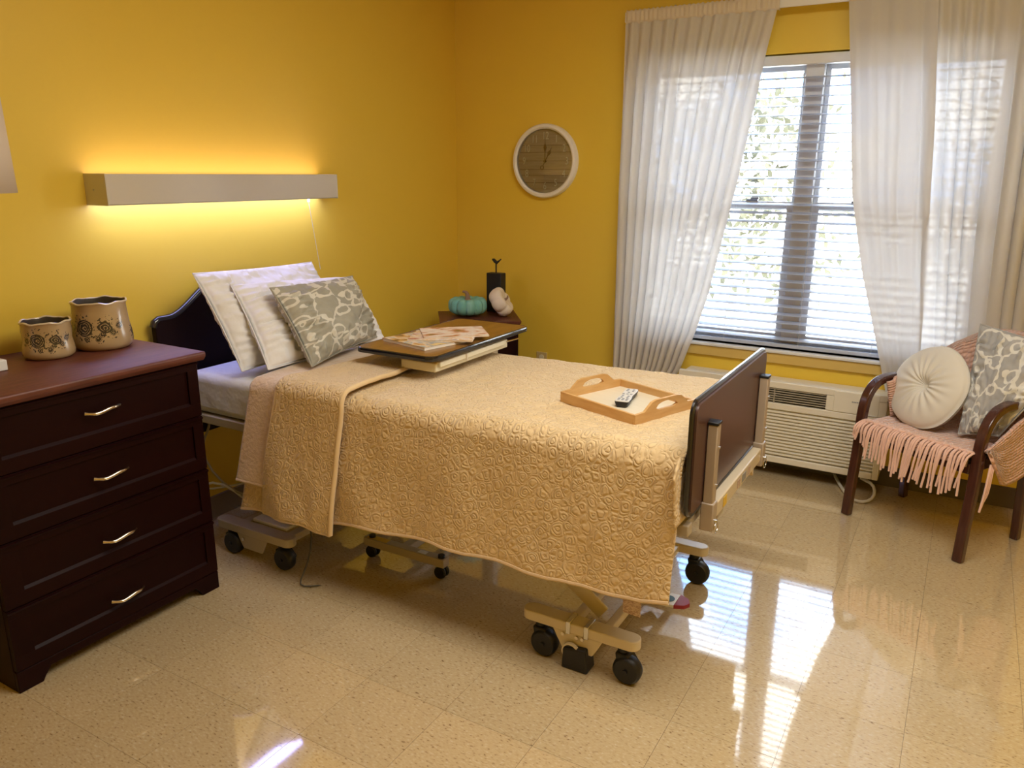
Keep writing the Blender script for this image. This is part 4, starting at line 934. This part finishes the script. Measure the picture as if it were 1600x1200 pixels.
obj('block', bx(-.052, .052, -.03, .03, 0, .240), M_blackm, bd, local=True, bevel=.003)
obj('rod', MB().tube([(0, 0, .238), (0, 0, .300)], .0045, 8), M_blackm, bd, local=True)
b = MB(); b.tube([(-.030, 0, .318), (-.026, 0, .320), (-.018, 0, .320), (-.006, 0, .309), (.006, 0, .303), (.016, 0, .310), (.036, 0, .326)], [.001, .006, .009, .011, .010, .006, .003], 10)
obj('bird', b, M_blackm, bd, local=True)

# ------------------------------------------------------------------ armchair
u_, v_ = Vector((.869, -.495, 0)), Vector((.495, .869, 0)); FL = Vector((2.587, -.498, 0))
ch = thing('armchair', 'dark bentwood armchair draped with a blush knit throw', 'chair', FL + u_ * .275 + v_ * .21)
def P(t, s, z): return FL + u_ * t + v_ * s + Vector((0, 0, z))
def smoothpath(pts, n=6):
    out = []; P_ = [pts[0]] + pts + [pts[-1]]
    for i in range(1, len(P_) - 2):
        for k in range(n):
            t = k / n; a, b_, c, d = P_[i - 1], P_[i], P_[i + 1], P_[i + 2]
            out.append(tuple(.5 * ((2 * b_[j]) + (-a[j] + c[j]) * t + (2 * a[j] - 5 * b_[j] + 4 * c[j] - d[j]) * t * t + (-a[j] + 3 * b_[j] - 3 * c[j] + d[j]) * t ** 3) for j in range(len(b_))))
    out.append(tuple(pts[-1])); return out
prof = [(0, 0), (.008, .14), (.020, .28), (.026, .40), (.026, .50), (.045, .585), (.095, .640), (.17, .660), (.26, .658), (.36, .645), (.44, .635)]
sp_ = smoothpath(prof, 5)
def ribbon(path, t0, w, th, tcen=True):
    """flat bent strip in an s-z plane, w wide along the seat, th thick"""
    b = MB(); pts = [P(t0, s, z) for s, z in path]
    vs = []; n = len(pts)
    for i in range(n):
        a = pts[min(i + 1, n - 1)] - pts[max(i - 1, 0)]; a.normalize(); q = a.cross(u_).normalized()
        for (dx, dq) in ((-w/2, -th/2), (w/2, -th/2), (w/2, th/2), (-w/2, th/2)): vs.append(pts[i] + u_ * dx + q * dq)
    b.add(vs, [(i * 4 + k, i * 4 + (k + 1) % 4, (i + 1) * 4 + (k + 1) % 4, (i + 1) * 4 + k) for i in range(n - 1) for k in range(4)] + [(3, 2, 1, 0), tuple((n - 1) * 4 + k for k in range(4))]); return b
for t0 in (0.0, .55):
    obj('arm_and_front_leg', ribbon(sp_, t0, .042, .034), M_chairw, ch, bevel=.006, seg=3)
    bp = smoothpath([(.44, 0), (.425, .2), (.415, .40), (.43, .55), (.445, .64), (.46, .70)], 4)
    obj('back_leg', ribbon(bp, t0 - .0 if t0 else t0, .034, .036), M_chairw, ch, bevel=.005)
obj('front_seat_rail', ribbon([(.02, .385), (.02, .43)], .275, .51, .022), M_chairw, ch, bevel=.003)
obj('back_seat_rail', ribbon([(.415, .385), (.415, .43)], .275, .51, .022), M_chairw, ch, bevel=.003)
for t0 in (.03, .52): obj('side_seat_rail', ribbon([(.02, .408), (.42, .408)], t0, .022, .045), M_chairw, ch, bevel=.003)
M_seat = mat('charcoal_upholstery', (.035, .03, .035), .8, sheen=.3)
def panel(t0, t1, path, th, nt=10):
    b = MB(); pts = [P(0, s, z) for s, z in path]; n = len(pts); vs = []
    for i in range(n):
        a = (pts[min(i + 1, n - 1)] - pts[max(i - 1, 0)]).normalized(); q = a.cross(u_).normalized()
        for (tt, dq) in ((t0, -th/2), (t1, -th/2), (t1, th/2), (t0, th/2)): vs.append(pts[i] + u_ * tt + q * dq)
    b.add(vs, [(i * 4 + k, i * 4 + (k + 1) % 4, (i + 1) * 4 + (k + 1) % 4, (i + 1) * 4 + k) for i in range(n - 1) for k in range(4)] + [(3, 2, 1, 0), tuple((n - 1) * 4 + k for k in range(4))]); return b
obj('seat', panel(.035, .515, [(.005, .438), (.41, .430)], .035), M_seat, ch, bevel=.012, seg=3)
obj('backrest', panel(.035, .515, [(.435, .52), (.445, .62), (.455, .72)], .03), M_seat, ch, bevel=.01, seg=3)

# knitted throw
th = thing('knit_throw', 'blush pink chunky knit throw with long fringe on the armchair', 'throw', FL + u_ * .275 + v_ * .21 + Vector((0, 0, .3)))
path = smoothpath([(-.018, .425), (-.010, .458), (.03, .467), (.15, .466), (.30, .462), (.385, .470), (.412, .53), (.432, .70), (.462, .86), (.478, .905), (.505, .905), (.520, .86), (.518, .70), (.515, .55)], 5)
def thf(uu, vv):
    i = vv * (len(path) - 1); k = min(int(i), len(path) - 2); fr = i - k; s = path[k][0] * (1 - fr) + path[k + 1][0] * fr; z = path[k][1] * (1 - fr) + path[k + 1][1] * fr
    back = max(0, min(1, (vv - .42) / .2))
    t = .022 + (.505 + .05 * back) * uu + .012 * nz3(uu * 3, vv * 6, 1)
    if z > .6: z += -.165 * max(0, (.42 - uu)) / .42 * back + .010 * nz3(uu * 6, vv * 5, 3)
    z += .007 * nz3(uu * 9, vv * 14, 5); s += .006 * nz3(uu * 8, vv * 9, 8)
    return P(t, s, z)
b = MB().grid(thf, 44, 90, .55, 1.2); obj('throw_body', b, M_knit, th, smooth=80, solid=.014)
def sidef(uu, vv):   # hangs outside the right arm, rounded lower edge
    s = .015 + .385 * uu; low = .315 + .13 * abs(2 * uu - 1.0) ** 2.2
    if uu < .5: low += .06 * (1 - 2 * uu)
    ztop = .50 + .16 * uu; z = ztop + (low - ztop) * vv
    return P(.580 + .012 * math.sin(uu * 9) * vv + .012 * vv + .006 * nz3(uu * 5, vv * 5, 2), s, z)
b = MB().grid(sidef, 26, 26, .4, .3); obj('side_drape', b, M_knit, th, smooth=80, solid=.014)
def sidel(uu, vv):   # gathered part behind the left arm
    s = .13 + .06 * vv + (.28 - .06 * vv) * uu; ztop = .652 + .06 * uu; z = ztop + (.475 - ztop) * vv
    return P(.034 + .010 * math.sin(uu * 16), s, z)
b = MB().grid(sidel, 26, 16, .2, .25); obj('side_drape', b, M_knit, th, smooth=80, solid=.012)
b = MB().grid(lambda a, c: P(-.012 + .06 * c, .36 + .12 * a + .03 * c, .672 + .06 * a + .05 * c + .012 * math.sin(a * 12)), 14, 8, .15, .1); obj('shoulder_fold', b, M_knit, th, smooth=80, solid=.014)
rf = random.Random(7); fr = MB(); NS = 46
for k in range(NS):
    t = .020 + .515 * k / (NS - 1) + rf.uniform(-.004, .004); L = .085 + .10 * math.sin(math.pi * min(1, (k / (NS - 1)) * .62 + .12)) + rf.uniform(-.02, .02)
    if k < 6: L = .06 + .008 * k
    sl = -.012 if k > 5 else -.03; dt = rf.uniform(-.02, .012) - .012
    pts = [P(t + .01, .06, .474), P(t + .004, .02, .482), P(t, -.028, .470), P(t + dt * .3, -.040 + rf.uniform(-.004, .004), .470 - L * .35), P(t + dt * .7, -.036, .470 - L * .7), P(t + dt, -.034 + rf.uniform(-.004, .004), .470 - L)]
    fr.tube(smoothpath([tuple(p) for p in pts], 3), .0048, 6)
obj('fringe', fr, M_fringe, th, smooth=60, kind='stuff')
kn = MB()
for k in range(15):
    t = .05 + .47 * k / 14; r0 = .012
    kn.tube(smoothpath([tuple(P(t - .02, .03 + rf.uniform(-.01, .03), .478)), tuple(P(t, -.005, .486)), tuple(P(t + .02, .02, .482)), tuple(P(t + .005, .05, .480))], 4), .006, 6)
obj('fringe_knots', kn, M_fringe, th, smooth=60, kind='stuff')
sf = MB()
for k in range(3):
    s = .035 + .012 * k; sf.tube(smoothpath([tuple(P(.588, s + .02, .44)), tuple(P(.596, s, .40)), tuple(P(.597, s - .01, .32)), tuple(P(.594, s - .02 - .005 * k, .24 + .02 * (k % 3)))], 3), .0045, 6)
obj('side_fringe', sf, M_fringe, th, smooth=60, kind='stuff')

# round tufted cushion
rc = thing('round_cushion', 'ivory velvet round pleated cushion leaning on the armchair', 'cushion', P(.165, .25, .475))
ax = (v_ * -1.0 - u_ * .22 + Vector((0, 0, .42))).normalized()     # facing direction
q = ax.to_track_quat('Z', 'Y').to_matrix().to_4x4()
RC = MB(); NR, NA = 26, 144; Rr = .196; th_ = .115
cen = P(.186, .215, .651)
for side in (1, -1):
    def fn(a_, r_):
        a = a_ * 2 * math.pi; rr = r_
        h = th_ / 2 * (1 - rr ** 3.2) ** .5 if rr < 1 else 0
        h *= (1 - .80 * math.exp(-(rr / .15) ** 2)) 
        pl_ = .0042 * math.cos(a * 18 + 1.2 * math.sin(3 * a)) * math.exp(-((rr - .38) / .3) ** 2)
        h = max(h + pl_, 0) if rr < .995 else 0
        Rv = Rr * (rr + .012 * math.sin(5 * a) * rr * rr)
        return cen + q.to_3x3() @ Vector((Rv * math.cos(a), Rv * math.sin(a), h * side))
    RC.grid(fn, NA, NR, 1, 1)
co = obj('cushion_cover', RC, M_velvet, rc, smooth=180); weld(co, .0006)
obj('button', MB().lathe([(.0001, .012), (.010, .009), (.014, 0)], 20, close=True) if False else MB().tube([cen + ax * (.012), cen + ax * (.018)], [.013, .008], 14), M_velvet, rc)
# square cushion on the chair, tilted
def PC(t, s, z): return tuple(P(t, s, z))
cD = [PC(.315, .36, .935), PC(.385, .19, .482), PC(.80 - .02, .22, .535), PC(.735, .37, .930)]
cD = [PC(.315, .375, .950), PC(.335, .20, .50), PC(.545, .18, .475), PC(.66, .385, .86)]
cD = [PC(.290, .36, .948), PC(.375, .17, .490), PC(.525, .20, .52), PC(.70, .36, .905)]
sq = thing('scroll_cushion', 'cool grey cushion with pale scroll pattern at the armchair corner', 'cushion', P(.45, .28, .475))
o = obj('cushion_cover', pillow(cD, .13, 9, wr=.012, pinch=.03, uvs=.5), M_scroll2, sq, smooth=70); weld(o)
piping(cD, .03, M_scroll2, sq)
